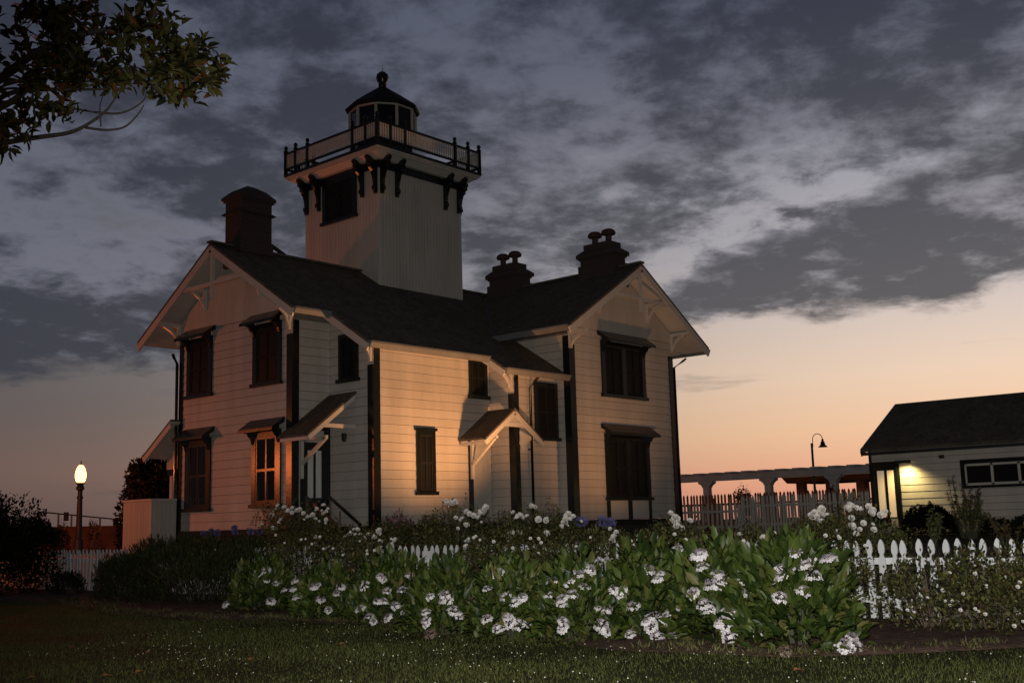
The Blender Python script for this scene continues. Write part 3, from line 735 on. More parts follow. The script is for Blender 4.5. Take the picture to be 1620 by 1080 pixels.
# ---- chimneys
def chimney(x, y, wx, wy, z0, zs, kind):
    c = empty('chimney', (x, y, z0)); c.parent = LH; c.location = Vector((x, y, z0))-Vector(WL[LH.name])
    def ring(q, a, b, e): q.box(x-wx/2-e, y-wy/2-e, a, x+wx/2+e, y+wy/2+e, b)
    if kind == 'big':
        q = MB(); ring(q, z0, 7.93, .035); q.build('base', 'brick', c)
        q = MB(); ring(q, 7.93, 8.72, 0); q.build('shaft', 'brick', c)
        q = MB(); ring(q, 8.722, 8.80, .05); q.build('band', 'brick', c)
        q = MB(); ring(q, 8.80, 9.10, .0); ring(q, 9.102, 9.16, .05); ring(q, 9.162, 9.24, .09); q.build('cornice', 'brick', c)
        q = MB(); a, b = wx/2+.09, wy/2+.09
        q.poly([(x-a, y-b, 9.242), (x+a, y-b, 9.242), (x+a, y+b, 9.242), (x-a, y+b, 9.242)], [(x-a*.62, y-b*.62, 9.46), (x+a*.62, y-b*.62, 9.46), (x+a*.62, y+b*.62, 9.46), (x-a*.62, y+b*.62, 9.46)])
        q.poly([(x-a*.62, y-b*.62, 9.46), (x+a*.62, y-b*.62, 9.46), (x+a*.62, y+b*.62, 9.46), (x-a*.62, y+b*.62, 9.46)], [(x-a*.2, y-b*.2, 9.60), (x+a*.2, y-b*.2, 9.60), (x+a*.2, y+b*.2, 9.60), (x-a*.2, y+b*.2, 9.60)])
        q.build('cap', 'brick', c)
        MB().beam((x+wx/2-.02, y, 8.15), (x+wx/2+.75, y, RZ+.03), .06, .10).build('brace', 'dark_metal', c)
        MB().box(x-wx/2-.09, y-wy/2-.09, 8.74, x+wx/2+.09, y+wy/2+.09, 8.765).build('iron_strap', 'dark_metal', c)
        MB().beam((x-wx/2-.1, y-wy/2-.05, rz(y-wy/2)+.05), (x+wx/2+.1, y-wy/2-.05, rz(y-wy/2)+.05), .1, .02).build('flashing', 'lamp_iron', c)
    else:
        q = MB(); ring(q, z0, 7.98, .06); q.build('base', 'brick', c)
        q = MB(); ring(q, 7.98, 8.16, 0); q.build('shaft', 'brick', c)
        q = MB(); ring(q, 8.16, 8.22, .04); ring(q, 8.222, 8.34, .10); q.build('cornice', 'brick', c)
        q = MB(); a, b = wx/2+.10, wy/2+.10
        q.poly([(x-a, y-b, 8.342), (x+a, y-b, 8.342), (x+a, y+b, 8.342), (x-a, y+b, 8.342)], [(x-a*.74, y-b*.74, 8.48), (x+a*.74, y-b*.74, 8.48), (x+a*.74, y+b*.74, 8.48), (x-a*.74, y+b*.74, 8.48)])
        q.box(x-a*.70, y-b*.70, 8.48, x+a*.70, y+b*.70, 8.66)
        q.build('cap', 'brick', c)
        for yy in (y-.27, y+.27):
            p = MB().lathe((x, yy, 8.66), [(.10, 0), (.10, .30)], 12).build('chimney_pot', 'terracotta', c, smooth=False)
            MB().lathe((x, yy, 8.90), [(.11, 0), (.22, .03), (.235, .08), (.21, .15), (.14, .20), (.02, .22)], 14).build('cowl', 'terracotta', c, smooth=True)
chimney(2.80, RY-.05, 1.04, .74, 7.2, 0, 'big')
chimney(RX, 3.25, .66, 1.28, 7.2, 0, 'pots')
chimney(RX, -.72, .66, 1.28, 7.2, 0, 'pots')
# ---- gallery
GO = 0.51
ga = empty('gallery', (8.78, 5.3, 11.2)); ga.parent = LH; ga.location = Vector((8.78, 5.3, 11.2))-Vector(WL[LH.name])
gx0, gx1, gy0, gy1 = TX0-GO, TX1+GO, TY0-GO, TY1+GO
MB().box(gx0, gy0, 11.44, gx1, gy1, 11.52).build('deck_edge', 'green_paint', ga)
MB().box(gx0+.03, gy0+.03, 11.385, gx1-.03, gy1-.03, 11.437).build('cornice', 'white_trim', ga)
MB().box(gx0+.09, gy0+.09, 11.325, gx1-.09, gy1-.09, 11.382).build('cornice', 'white_trim', ga)
MB().poly([(gx0+.34, gy0+.34, 11.17), (gx1-.34, gy0+.34, 11.17), (gx1-.34, gy1-.34, 11.17), (gx0+.34, gy1-.34, 11.17)], [(gx0+.13, gy0+.13, 11.322), (gx1-.13, gy0+.13, 11.322), (gx1-.13, gy1-.13, 11.322), (gx0+.13, gy1-.13, 11.322)]).build('cornice', 'white_trim', ga)
MB().box(TX0-.05, TY0-.05, 10.93, TX1+.05, TY1+.05, 11.165).build('frieze', 'green_paint', ga)
def gal_bracket(x, y, ox, oy):
    ring = [(0, 11.18), (.42, 11.28), (.44, 11.20), (.38, 11.12), (.40, 11.04), (.30, 10.98), (.30, 10.90), (.20, 10.80), (.13, 10.60), (.10, 10.40), (.16, 10.32), (.15, 10.24), (.09, 10.20), (.09, 10.12), (0, 10.12)]
    w = .055; px, py = -oy, ox
    A = [(x+ox*d-px*w, y+oy*d-py*w, z) for d, z in ring]; B = [(x+ox*d+px*w, y+oy*d+py*w, z) for d, z in ring]
    MB().poly(A, B).build('bracket', 'green_paint', ga)
for v in (.10, .72, 2.86, 3.48):
    gal_bracket(TX0-.003, TY0+v, -1, 0); gal_bracket(TX0+v, TY0-.003, 0, -1)
    gal_bracket(TX1+.003, TY0+v, 1, 0); gal_bracket(TX0+v, TY1+.003, 0, 1)
# railing: posts with turned caps, rails and pierced slats
rl0, rl1, rm0, rm1 = gx0+.05, gx1-.05, gy0+.05, gy1-.05
PO = (0, .52, 1.14, 3.38, 4.0, 4.52)
def gal_post(x, y):
    q = MB().box(x-.045, y-.045, 11.52, x+.045, y+.045, 12.30)
    q.lathe((x, y, 12.30), [(.075, 0), (.075, .03), (.035, .06), (.065, .12), (.06, .17), (.02, .21)], 8)
    q.build('post', 'green_paint', ga)
done = set()
for o_ in PO:
    for x, y in ((rl0, rm0+o_), (rl1, rm0+o_), (rl0+o_, rm0), (rl0+o_, rm1)):
        k = (round(x, 2), round(y, 2))
        if k not in done: done.add(k); gal_post(x, y)
for (ax, ay), (bx_, by) in (((rl0, rm0), (rl0, rm1)), ((rl0, rm0), (rl1, rm0)), ((rl1, rm0), (rl1, rm1)), ((rl0, rm1), (rl1, rm1))):
    MB().beam((ax, ay, 12.225), (bx_, by, 12.225), .07, .07).build('top_rail', 'green_paint', ga)
    MB().beam((ax, ay, 11.70), (bx_, by, 11.70), .06, .06).build('bottom_rail', 'green_paint', ga)
    q = MB(); Ln = math.hypot(bx_-ax, by-ay); n = int(Ln/.10); ux, uy = (bx_-ax)/Ln, (by-ay)/Ln
    for i in range(n):
        a, b = Ln*i/n+.016, Ln*(i+1)/n-.016; nk = .016
        ring = [(a, 11.73), (b, 11.73), (b, 11.78), (b-nk, 11.805), (b, 11.83), (b, 12.10), (b-nk, 12.125), (b, 12.15), (b, 12.19), (a, 12.19), (a, 12.15), (a+nk, 12.125), (a, 12.10), (a, 11.83), (a+nk, 11.805), (a, 11.78)]
        q.poly([(ax+ux*t-uy*-.011, ay+uy*t-ux*.011, z) for t, z in ring], [(ax+ux*t+uy*-.011, ay+uy*t+ux*.011, z) for t, z in ring])
    q.build('railing_slats', 'white_paint', ga, kind='stuff')
# ---- lantern room: ten-sided
ln = empty('lantern', (8.78, 5.295, 11.52)); ln.parent = LH; ln.location = Vector((8.78, 5.295, 11.52))-Vector(WL[LH.name])
LC = (8.78, 5.295, 0)
RO = math.atan2(CAM[1]-LC[1], CAM[0]-LC[0]) + math.radians(-11.5)
MB().lathe(LC, [(1.10, 11.53), (1.10, 12.72)], 10, RO).build('lantern_base', 'green_paint', ln)
for i in range(10):
    a = RO+i*math.pi/5; b = RO+(i+1)*math.pi/5
    p = (LC[0]+1.10*math.cos(a), LC[1]+1.10*math.sin(a)); p2 = (LC[0]+1.10*math.cos(b), LC[1]+1.10*math.sin(b))
    MB().box(p[0]-.035, p[1]-.035, 12.72, p[0]+.035, p[1]+.035, 13.57).build('mullion', 'white_trim', ln)
    MB().beam((p[0], p[1], 13.63), (p2[0], p2[1], 13.63), .06, .12).build('head_rail', 'white_trim', ln)
    r_ = .97
    MB().beam((LC[0]+(p[0]-LC[0])*r_, LC[1]+(p[1]-LC[1])*r_, 13.145), (LC[0]+(p2[0]-LC[0])*r_, LC[1]+(p2[1]-LC[1])*r_, 13.145), .012, .84).build('pane', 'glass_dark', ln)
MB().lathe(LC, [(1.22, 13.62), (1.26, 13.70), (1.16, 13.80), (.62, 14.20), (.22, 14.48), (.12, 14.56)], 10, RO).build('dome', 'green_matte', ln)
MB().lathe(LC, [(.12, 14.52), (.14, 14.60), (.13, 14.70), (.19, 14.78), (.215, 14.90), (.19, 15.00), (.10, 15.09), (.02, 15.12)], 16).build('vent_ball', 'green_paint', ln, smooth=True)
MB().tube([(LC[0], LC[1], 15.08), (LC[0], LC[1], 15.36)], [.012, .006], 6).build('lightning_rod', 'dark_metal', ln)
# ---- back porch roof on the far side
bp_ = empty('back_porch', (4.5, 7.8, -.6)); bp_.parent = LH; bp_.location = Vector((4.5, 7.8, -.6))-Vector(WL[LH.name])
a = [(2.02, 6.9, 3.16), (2.02, 8.36, 2.22), (9.0, 8.36, 2.22), (9.0, 6.9, 3.16)]
slab('roof', ccw(a), 'shingle', 0, .06, bp_); slab('soffit', ccw(a), 'white_trim', -.063, .03, bp_)
MB().beam((2.05, 6.95, 3.00), (2.05, 8.36, 2.09), .05, .18).build('bargeboard', 'white_trim', bp_)
MB().box(2.75, 7.95, -.67, 2.87, 8.07, 1.62).build('post', 'white_trim', bp_)
MB().box(2.70, 7.0, 1.62, 2.92, 8.15, 1.80).build('beam', 'green_paint', bp_)
MB().beam((2.6, 7.1, 1.86), (2.6, 7.75, 2.42), .07, .10).build('bracket', 'white_trim', bp_)
MB().box(2.66, 7.5, 1.8, 2.90, 8.1, 2.38).build('porch_wall', 'white_paint', bp_)

# white board screen beside the back porch
EN = empty('utility_screen', (1.93, 7.7, -.67), 'low white board enclosure beside the left back corner of the house', 'enclosure')
wd = .14
k = 0
y = 6.94
while y < 8.42:
    MB().box(1.50, y, -.67, 1.525, min(y+wd-.01, 8.43), .86).build('board', 'white_paint', EN); y += wd
x = 1.53
while x < 2.25:
    MB().box(x, 6.925, -.67, min(x+wd-.01, 2.28), 6.95, .86).build('board', 'white_paint', EN); x += wd
MB().box(1.46, 6.90, .862, 2.28, 8.47, .92).build('cap', 'white_trim', EN)

# ------------------------------------------------------------------ picket fences
def picket_mesh(name, w, h, mat, parent, c, th=.022, gothic=True):
    hw = w/2
    if gothic:
        out = [(-hw, 0), (hw, 0), (hw, h-.27), (hw*.98, h-.235), (hw*.55, h-.205), (hw*.50, h-.185), (hw*.85, h-.155), (hw*.98, h-.115), (hw*.80, h-.06), (hw*.35, h-.015), (0, h)]
        out += [(-a, b) for a, b in out[::-1][1:-2]]
    else:
        out = [(-hw, 0), (hw, 0), (hw, h-.07), (0, h), (-hw, h-.07)]
    q = MB(); q.poly([(c[0]-th, c[1]+u, c[2]+z) for u, z in out], [(c[0], c[1]+u, c[2]+z) for u, z in out])
    return q.build('picket', mat, parent)
def fence(X, ya, yb, spacing, w, h, zf, mat, label, post_step, gothic=True, tilt=0.02, postw=.10, group=None):
    f = empty('picket_fence', (X, (ya+yb)/2, zf((ya+yb)/2)), label, 'fence', group)
    proto = None; y = ya; n = 0
    while y < yb:
        loc = (X-.011, y, zf(y)+.05+R.uniform(-.008, .008))
        if proto is None:
            proto = picket_mesh('picket', w, h-.05, mat, f, loc, gothic=gothic); base = WL[proto.name].copy() - np.array(loc)
            k = proto
        else:
            k = copy_tree(proto, np.array(loc)+base, f)
        k.rotation_euler = (R.gauss(0, tilt), 0, R.gauss(0, tilt))
        y += spacing; n += 1
    L = yb-ya
    for zr in (h*.28, h*.74):
        MB().box(X, ya-.05, zf(0)+zr-.04, X+.04, yb+.05, zf(0)+zr+.04).build('rail', mat, f)
    y = ya+spacing*.5
    while y < yb+.1:
        q = MB().box(X+.042, y-postw/2, zf(y)-.1, X+.142, y+postw/2, zf(y)+h*.90)
        q.build('post', mat, f); y += post_step
    return f
fence(-2.0, -25.0, 9.0, .155, .085, 1.0, lambda y: -1.37, 'picket_paint', 'bright white pointed picket fence running behind the hydrangeas to the lawn', 2.48)
fence(19.0, -1.45, 1.5, .185, .085, 1.15, lambda y: -.67, 'white_paint', 'short grey-white fence with widely spaced pickets beside the right house corner', 2.9, gothic=False)
fence(18.9, -6.4, -1.55, .112, .07, 1.36, lambda y: -.67, 'white_paint', 'tall close-set picket fence between the house and the cottage', 2.2, gothic=False)
fence(22.5, -5.5, 4.2, .14, .08, 1.55, lambda y: -.67, 'glow_shade_brown', 'picket fence below the pergola, its unlit darkness put into brown paint', 2.4, gothic=False)  # brown stands in for white pickets too far for the flash

# ------------------------------------------------------------------ street lamps
def street_lamp(loc, label):
    x, y, z = loc
    L = empty('street_lamp', loc, label, 'street lamp', 'globe street lamps along the drive')
    MB().lathe(loc, [(.22, 0), (.22, .12), (.16, .18), (.14, .55), (.105, .62)], 12).build('base', 'lamp_iron', L)
    MB().lathe((x, y, z+.62), [(.105, 0), (.08, 1.25), (.10, 1.27), (.10, 1.32), (.075, 1.35), (.075, 1.52), (.125, 1.56), (.13, 1.62), (.09, 1.70), (.15, 1.78)], 12).build('post', 'lamp_iron', L, smooth=False)
    g_ = MB().lathe((x, y, z+2.40), [(.10, 0), (.145, .06), (.175, .18), (.175, .30), (.14, .44), (.09, .54), (.05, .58)], 16).build('globe', 'globe_glow', L, smooth=True)
    pt_ = bpy.data.lights.new('street_lamp_bulb', 'POINT'); pt_.energy = 1150; pt_.color = (1.0, .21, .055); pt_.shadow_soft_size = .09
    po = bpy.data.objects.new('street_lamp_bulb', pt_); COL.objects.link(po); po.location = (x, y, z+2.68)
    MB().lathe((x, y, z+2.98), [(.06, 0), (.045, .03), (.015, .06), (.02, .10), (.004, .15)], 8).build('finial', 'lamp_iron', L)
    return L
lp = at(128, 742, 37.2)
street_lamp((lp[0], lp[1], -.72), 'lit iron globe street lamp standing beyond the left end of the fence')
street_lamp((-4.6, 11.1, -.40), 'lit iron globe street lamp farther left along the drive, outside the picture')

gl = at(1284, 700, 50)
G = empty('gooseneck_lamp', (gl[0], gl[1], -.67), 'unlit black gooseneck lamp post with bell shade behind the pergola', 'lamp post')
MB().lathe((gl[0], gl[1], -.67), [(.09, 0), (.06, .3), (.05, 3.75), (.055, 3.80)], 10).build('post', 'dark_metal', G)
sd_ = np.array([RT[0], RT[1], 0])/math.hypot(RT[0], RT[1])
pts = [np.array([gl[0], gl[1], 2.95]) + sd_*.05]
for i in range(11):
    t = math.pi*i/10; pts.append(np.array([gl[0], gl[1], 3.30]) + sd_*(.05+.22-.22*math.cos(t)) + np.array([0, 0, .24*math.sin(t)]))
MB().tube(pts, [.018]*len(pts), 6).build('arm', 'dark_metal', G, smooth=True)
e = pts[-1]
MB().lathe((e[0], e[1], e[2]-.36), [(.20, 0), (.19, .03), (.11, .10), (.09, .22), (.05, .27), (.05, .36)], 12).build('shade', 'dark_metal', G, smooth=True)

# ------------------------------------------------------------------ floodlight in the garden that washes the front of the house
def floodlight(x, y, target, power, size, label):
    z = gz(x, y)+.06
    F = empty('floodlight', (x, y, z), label, 'floodlight', 'garden floodlights before the house')
    MB().lathe((x, y, z), [(.09, 0), (.09, .03), (.02, .04), (.02, .14)], 10).build('stake', 'dark_metal', F)
    p = Vector((x, y, z+.22)); d = (Vector(target)-p).normalized()
    MB().beam(p-d*.12, p+d*.08, .24, .20).build('housing', 'dark_metal', F)
    sl = bpy.data.lights.new('floodlight_lamp', 'SPOT'); sl.energy = power; sl.color = (1.0, .44, .16); sl.spot_size = math.radians(size); sl.spot_blend = 1.0; sl.shadow_soft_size = .16
    so = bpy.data.objects.new('floodlight_lamp', sl); COL.objects.link(so); so.location = p+d*.16
    so.rotation_euler = d.to_track_quat('-Z', 'Y').to_euler()
floodlight(6.05, -3.6, (5.2, 0.0, 5.4), 2000, 104, 'small ground floodlight in the garden before the lit front wall')
floodlight(10.6, -5.4, (11.2, -1.4, 4.6), 520, 104, 'small ground floodlight in the garden before the right gable')

# ------------------------------------------------------------------ pergola, shelter, bank and railing in the distance
PG = empty('pergola', (28, 0, -.67), 'long pale pergola with corbelled columns crossing behind the far fence', 'pergola')
for y in (8.4, 5.42, 2.36, -.63, -3.6, -6.6):
    MB().box(27.86, y-.14, -.67, 28.14, y+.14, 1.38).build('column', 'stone_pale', PG)
    q = MB(); pr = [(-.15, 1.30), (.15, 1.30), (.18, 1.38), (.28, 1.46), (.36, 1.49), (.36, 1.58), (-.36, 1.58), (-.36, 1.49), (-.28, 1.46), (-.18, 1.38)]
    q.poly([(27.83, y+u, z) for u, z in pr[::-1]], [(28.17, y+u, z) for u, z in pr[::-1]]); q.build('corbel', 'stone_pale', PG)
MB().box(27.80, -8, 1.585, 28.2, 10, 1.86).build('beam', 'stone_pale', PG)
y = -7.6
while y < 9.8:
    MB().box(27.2, y, 1.863, 29.6, y+.42, 1.93).build('rafter', 'stone_pale', PG); y += .80
SH = empty('picnic_shelter', (41, 5, -.67), 'low flat-roofed shelter under the pergola, orange lamplight put into its colour', 'shelter')
MB().poly([(40, 0, 1.70), (44, 0, 1.70), (44, 7.9, 1.70), (40, 7.9, 1.70)], [(39.8, -.2, 2.02), (44.2, -.2, 2.02), (44.2, 8.1, 2.02), (39.8, 8.1, 2.02)]).build('roof', 'glow_shade_brown', SH)  # red-orange colour stands in for lamplight on roof and columns
for y in (7.3, 5.6, 3.9, 1.5): MB().box(40.3, y-.22, -.67, 40.7, y+.22, 1.70).build('column', 'glow_shade_brown', SH)
for y in (5.0, 2.6): MB().box(43.0, y-.22, -.67, 43.4, y+.22, 1.70).build('column', 'glow_shade_brown', SH)
BK = MB(); BK.box(0.0, 21.0, -.9, 12.5, 22.5, .33); b_ = BK.build('low_wall', 'bank_soil'); tag(b_, 'low rust-red wall behind the lit street lamp', 'wall')
RA = empty('pipe_railing', (6, 21.2, .33), 'thin dark pipe railing on the low red wall', 'railing')
a0, a1 = at(60, 809, Y=21.2), at(215, 824, Y=21.2)
MB().tube([tuple(a0), tuple(a1)], [.03, .03], 6).build('top_rail', 'lamp_iron', RA)
for t in (.02, .2, .33, .62, .9):
    p = a0+(a1-a0)*t; MB().tube([(p[0], p[1], .3), (p[0], p[1], p[2])], [.035, .035], 6).build('post', 'lamp_iron', RA)
for px, py in ((105, 817), (183, 827)):
    p = at(px, py, Y=21.15); q = MB().box(p[0]-.10, p[1], p[2]-.16, p[0]+.10, p[1]+.03, p[2]+.18); o = q.build('sign', 'lamp_iron', RA)

# ------------------------------------------------------------------ cottage at the right
CT = empty('cottage', (20, -11, -.67), 'low dark-roofed cottage with a glowing door and wall light at right', 'cottage')
CX, CY0, CY1 = 17.6, -6.86, -17.0
CW = MB(); pr = [(CX+I, -.67), (22.4, -.67), (22.4, 1.86), (20.0, 3.30), (CX+I, 1.86)]
CW.poly([(x, CY1, z) for x, z in pr[::-1]], [(x, CY0, z) for x, z in pr[::-1]])
CWALL = CW.build('wall', 'sheathing', CT)
z = -.62
while z < 1.86:
    q = MB(); z1 = min(z+.20-.012, 1.87)
    q.poly([(CX, CY1, z), (CX+I-.003, CY1, z), (CX+I-.003, CY1, z1), (CX+.014, CY1, z1)], [(CX, CY0, z), (CX+I-.003, CY0, z), (CX+I-.003, CY0, z1), (CX+.014, CY0, z1)])
    q.build('siding_board', 'white_paint', CWALL); z += .20
for p in ([(17.12, -6.80, 1.86), (20.0, -6.80, 3.42), (20.0, -17.3, 3.42), (17.08, -17.3, 1.86)], [(20.0, -6.80, 3.42), (22.95, -6.80, 1.86), (22.95, -17.3, 1.86), (20.0, -17.3, 3.42)]):
    slab('roof', ccw(p), 'shingle', .03, .09, CT)
MB().beam((17.14, -6.82, 1.74), (20.0, -6.82, 3.30), .04, .14).build('bargeboard', 'green_paint', CT)
MB().box(17.12, -17.2, 1.70, 17.24, -6.85, 1.79).build('gutter', 'dark_metal', CT)
MB().box(CX-.02, CY0-.06, -.67, CX+.02, CY0+.02, 1.84).build('corner_board', 'green_paint', CT)
cd = empty('door', (CX, -7.3, -.6)); cd.parent = CT; cd.location = Vector((CX, -7.3, -.6))-Vector(WL[CT.name])
MB().box(CX-.05, -7.78, -.55, CX-.002, -7.68, 1.50).build('casing', 'green_paint', cd); MB().box(CX-.05, -6.98, -.55, CX-.022, -6.87, 1.50).build('casing', 'green_paint', cd); MB().box(CX-.05, -7.678, 1.32, CX-.002, -6.982, 1.50).build('casing', 'green_paint', cd)
q = MB(); q.box(CX-.03, -7.07, -.5, CX-.002, -6.985, 1.318); q.box(CX-.03, -7.675, -.5, CX-.002, -7.60, 1.318); q.box(CX-.03, -7.38, -.16, CX-.002, -7.30, 1.24); q.box(CX-.03, -7.60, 1.24, CX-.002, -7.07, 1.318); q.box(CX-.03, -7.60, -.5, CX-.002, -7.07, -.16)
q.build('door_leaf', 'green_paint', cd)
for a, b in ((-7.597, -7.383), (-7.297, -7.073)): MB().box(CX-.016, a, -.155, CX-.004, b, 1.235).build('pane', 'lit_curtain', cd)
MB().box(CX-.040, -7.62, -.46, CX-.031, -7.42, -.20).build('notice', 'door_pale', cd)
cw = empty('window', (CX, -11, .7)); cw.parent = CT; cw.location = Vector((CX, -11, .7))-Vector(WL[CT.name])
q = MB(); q.box(CX-.06, -13.0, 1.30, CX-.002, -9.60, 1.42); q.box(CX-.06, -13.0, .60, CX-.002, -9.60, .68); q.box(CX-.06, -9.72, .682, CX-.002, -9.60, 1.298); q.build('casing', 'green_paint', cw)
ed = [-9.73, -10.48, -11.22, -11.98, -12.8]
q = MB()
for y in ed: q.box(CX-.04, y-.035, .69, CX-.002, y+.035, 1.29)
q.box(CX-.04, -12.8, .69, CX-.003, -9.73, .745); q.box(CX-.04, -12.8, 1.24, CX-.003, -9.73, 1.29); q.build('sash', 'white_trim', cw)
for i in range(4): MB().box(CX-.02, ed[i+1]+.04, .75, CX-.006, ed[i]-.04, 1.235).build('pane', 'glass_dark', cw)
MB().box(CX-.10, -9.15, 1.50, CX-.002, -9.02, 1.60).build('vent_box', 'dark_metal', CT)
wl_ = empty('wall_light', (CX, -8.15, 1.5)); wl_.parent = CT; wl_.location = Vector((CX, -8.15, 1.5))-Vector(WL[CT.name])
MB().box(CX-.40, -8.30, 1.475, CX-.002, -7.84, 1.50).build('shield', 'white_paint', wl_)
MB().box(CX-.33, -8.10, 1.460, CX-.27, -8.0, 1.474).build('bulb', 'bulb_warm', wl_)
MB().box(CX-.425, -8.30, 1.40, CX-.402, -7.84, 1.50).build('shield_lip', 'dark_metal', wl_)
ll = bpy.data.lights.new('wall_light_lamp', 'SPOT'); ll.energy = 185; ll.color = (1.0, .76, .30); ll.spot_size = math.radians(140); ll.spot_blend = 0.9; ll.shadow_soft_size = .05
lo = bpy.data.objects.new('wall_light_lamp', ll); COL.objects.link(lo); lo.location = (CX-.39, -8.02, 1.42)
lo.rotation_euler = Vector((.22, .05, -1)).to_track_quat('-Z', 'Y').to_euler()

# ------------------------------------------------------------------ vegetation
FH = np.array([FW[0], FW[1], 0]); FH /= np.linalg.norm(FH)
RH = np.array([RT[0], RT[1], 0]); RH /= np.linalg.norm(RH)
def dome(n, c, rad, h, shell=0.5, power=0.75, lumps=5):
    """points through a lumpy dome and the outward direction at each"""
    th = rng.uniform(0, 2*np.pi, n); u = rng.uniform(0.0, 1, n)
    ph = np.arcsin(u**power)
    k = 1 + 0.10*np.sin(3*th+c[0]*5) * np.cos(2*ph+c[1]*3) + 0.07*np.sin(lumps*th + 7*ph + c[1]*9) + rng.normal(0, .03, n)
    r = (1 - (1-shell)*rng.uniform(0, 1, n)**1.8) * k
    d = np.stack([np.cos(th)*np.cos(ph), np.sin(th)*np.cos(ph), np.sin(ph)], 1)
    p = np.asarray(c) + d*np.array([rad, rad, h])*r[:, None]
    return p, unit(d*np.array([1/rad, 1/rad, 1/h]))
def leaves(n, c, rad, h, size, wid, up=.5, jit=.45, shell=.5, tv=LEAF_V, tt=LEAF_T, power=.75):
    p, o = dome(n, c, rad, h, shell, power)
    ax = o*.7 + np.array([0, 0, up]) + rng.normal(0, jit, (n, 3))
    nr = o*.4 + np.array([0, 0, 1.0]) + rng.normal(0, .35, (n, 3))
    s = size*rng.uniform(.5, 1.3, n)
    return scatter(p, ax, nr, s, s*wid*rng.uniform(.75, 1.15, n), tv, tt)
def stems(name, c, rad, h, n, parent, r=.012, mat='stem_green', spread=.8):
    q = MB()
    for i in range(n):
        t = R.uniform(0, 6.283); a = R.uniform(.2, 1)*rad*spread; hh = h*R.uniform(.55, .9)
        b = np.array([c[0]+.25*a*math.cos(t), c[1]+.25*a*math.sin(t), c[2]-.06])
        e = np.array([c[0]+a*math.cos(t), c[1]+a*math.sin(t), c[2]+hh*math.sqrt(max(.1, 1-(a/rad)**2*.6))]); mdl = (b+e)/2 + np.array([0, 0, .08*h])
        q.tube([b, mdl, e], [r, r*.8, r*.5], 5)
    return q.build(name, mat, parent)
# hydrangea flower heads: a ring of white florets round a mauve centre
def head_mesh(i):
    V, T, mi = [], [], []; k = 0
    def petals(c, n, s, flat, m):
        nonlocal k
        t1 = unit(np.cross(n, np.array([.3, .8, .5]))); t2 = np.cross(n, t1); a0 = rng.uniform(0, 6.28)
        for j in range(4):
            a = a0+j*math.pi/2; d = t1*math.cos(a)+t2*math.sin(a); sd = np.cross(n, d)
            V.extend([c, c+d*s*.6-sd*s*.42+n*s*.10, c+d*s*.62+sd*s*.42+n*s*.10, c+d*s-sd*s*.18+n*s*flat, c+d*s+sd*s*.18+n*s*flat])
            T.extend([(k, k+1, k+2), (k+1, k+3, k+2), (k+2, k+3, k+4)]); mi.extend([m]*3); k += 5
    nfl = rng.integers(13, 18); R0 = .085
    for j in range(nfl):
        a = 2*math.pi*j/nfl + rng.normal(0, .1); rr = R0*rng.uniform(.72, 1.08)
        c = np.array([rr*math.cos(a), rr*math.sin(a), -.012+rng.normal(0, .008)-.02*(rr/R0)])
        petals(c, unit(np.array([math.cos(a)*.7, math.sin(a)*.7, .8])+rng.normal(0, .2, 3)), .030*rng.uniform(.8, 1.2), .0, 0)
    for j in range(int(rng.integers(2, 6))):
        a = rng.uniform(0, 6.28); rr = R0*rng.uniform(.2, .6)
        petals(np.array([rr*math.cos(a), rr*math.sin(a), .02]), unit(np.array([math.cos(a)*.3, math.sin(a)*.3, 1])), .024, .0, 0)
    for j in range(46):
        a = rng.uniform(0, 6.28); rr = R0*.78*math.sqrt(rng.uniform(0, 1)); s = .0085*rng.uniform(.7, 1.3)
        c = np.array([rr*math.cos(a), rr*math.sin(a), .016*(1-(rr/R0)**2)])
        V.extend([c+np.array([s, 0, 0]), c+np.array([-.5*s, .87*s, 0]), c+np.array([-.5*s, -.87*s, 0]), c+np.array([0, 0, 1.4*s])])
        T.extend([(k, k+1, k+3), (k+1, k+2, k+3), (k+2, k, k+3)]); mi.extend([1]*3); k += 4
    V.extend([np.array([0, 0, 0.0]), np.array([.004, 0, -.16]), np.array([-.004, .003, -.16]), np.array([.006, 0, -.0]), np.array([-.006, 0, 0])])
    T.extend([(k+3, k+4, k+1), (k+4, k+2, k+1)]); mi.extend([2]*2)
    o = tri_mesh('flower_head', np.array(V), np.array(T), ['petal_white', 'petal_mauve', 'stem_green'], mi)
    me = o.data; off = WL[o.name].copy()
    me.transform(Matrix.Translation(Vector(off)))
    bpy.data.objects.remove(o)
    return me
HEADS = [head_mesh(i) for i in range(6)]
OLD = HEADS[0].copy(); OLD.materials[0] = M['spent_petal']; OLD.materials[1] = M['spent_petal']
def put_mesh(name, me, loc, axis, scale, parent):
    o = bpy.data.objects.new(name, me); COL.objects.link(o); o.parent = parent
    o.location = np.asarray(loc) - WL[parent.name]
    qd = Vector(axis).to_track_quat('Z', 'Y'); o.rotation_mode = 'QUATERNION'
    o.rotation_quaternion = qd @ Vector((0, 0, 1)).rotation_difference(Vector((0, 0, 1))) 
    o.scale = (scale, scale, scale)
    return o
HB = [(345, 465, 888, 972), (455, 565, 898, 984), (548, 682, 880, 988), (640, 765, 890, 1006), (738, 882, 886, 1014), (850, 985, 884, 1020), (955, 1105, 868, 1016), (1075, 1235, 866, 1022), (1180, 1392, 850, 1034)]
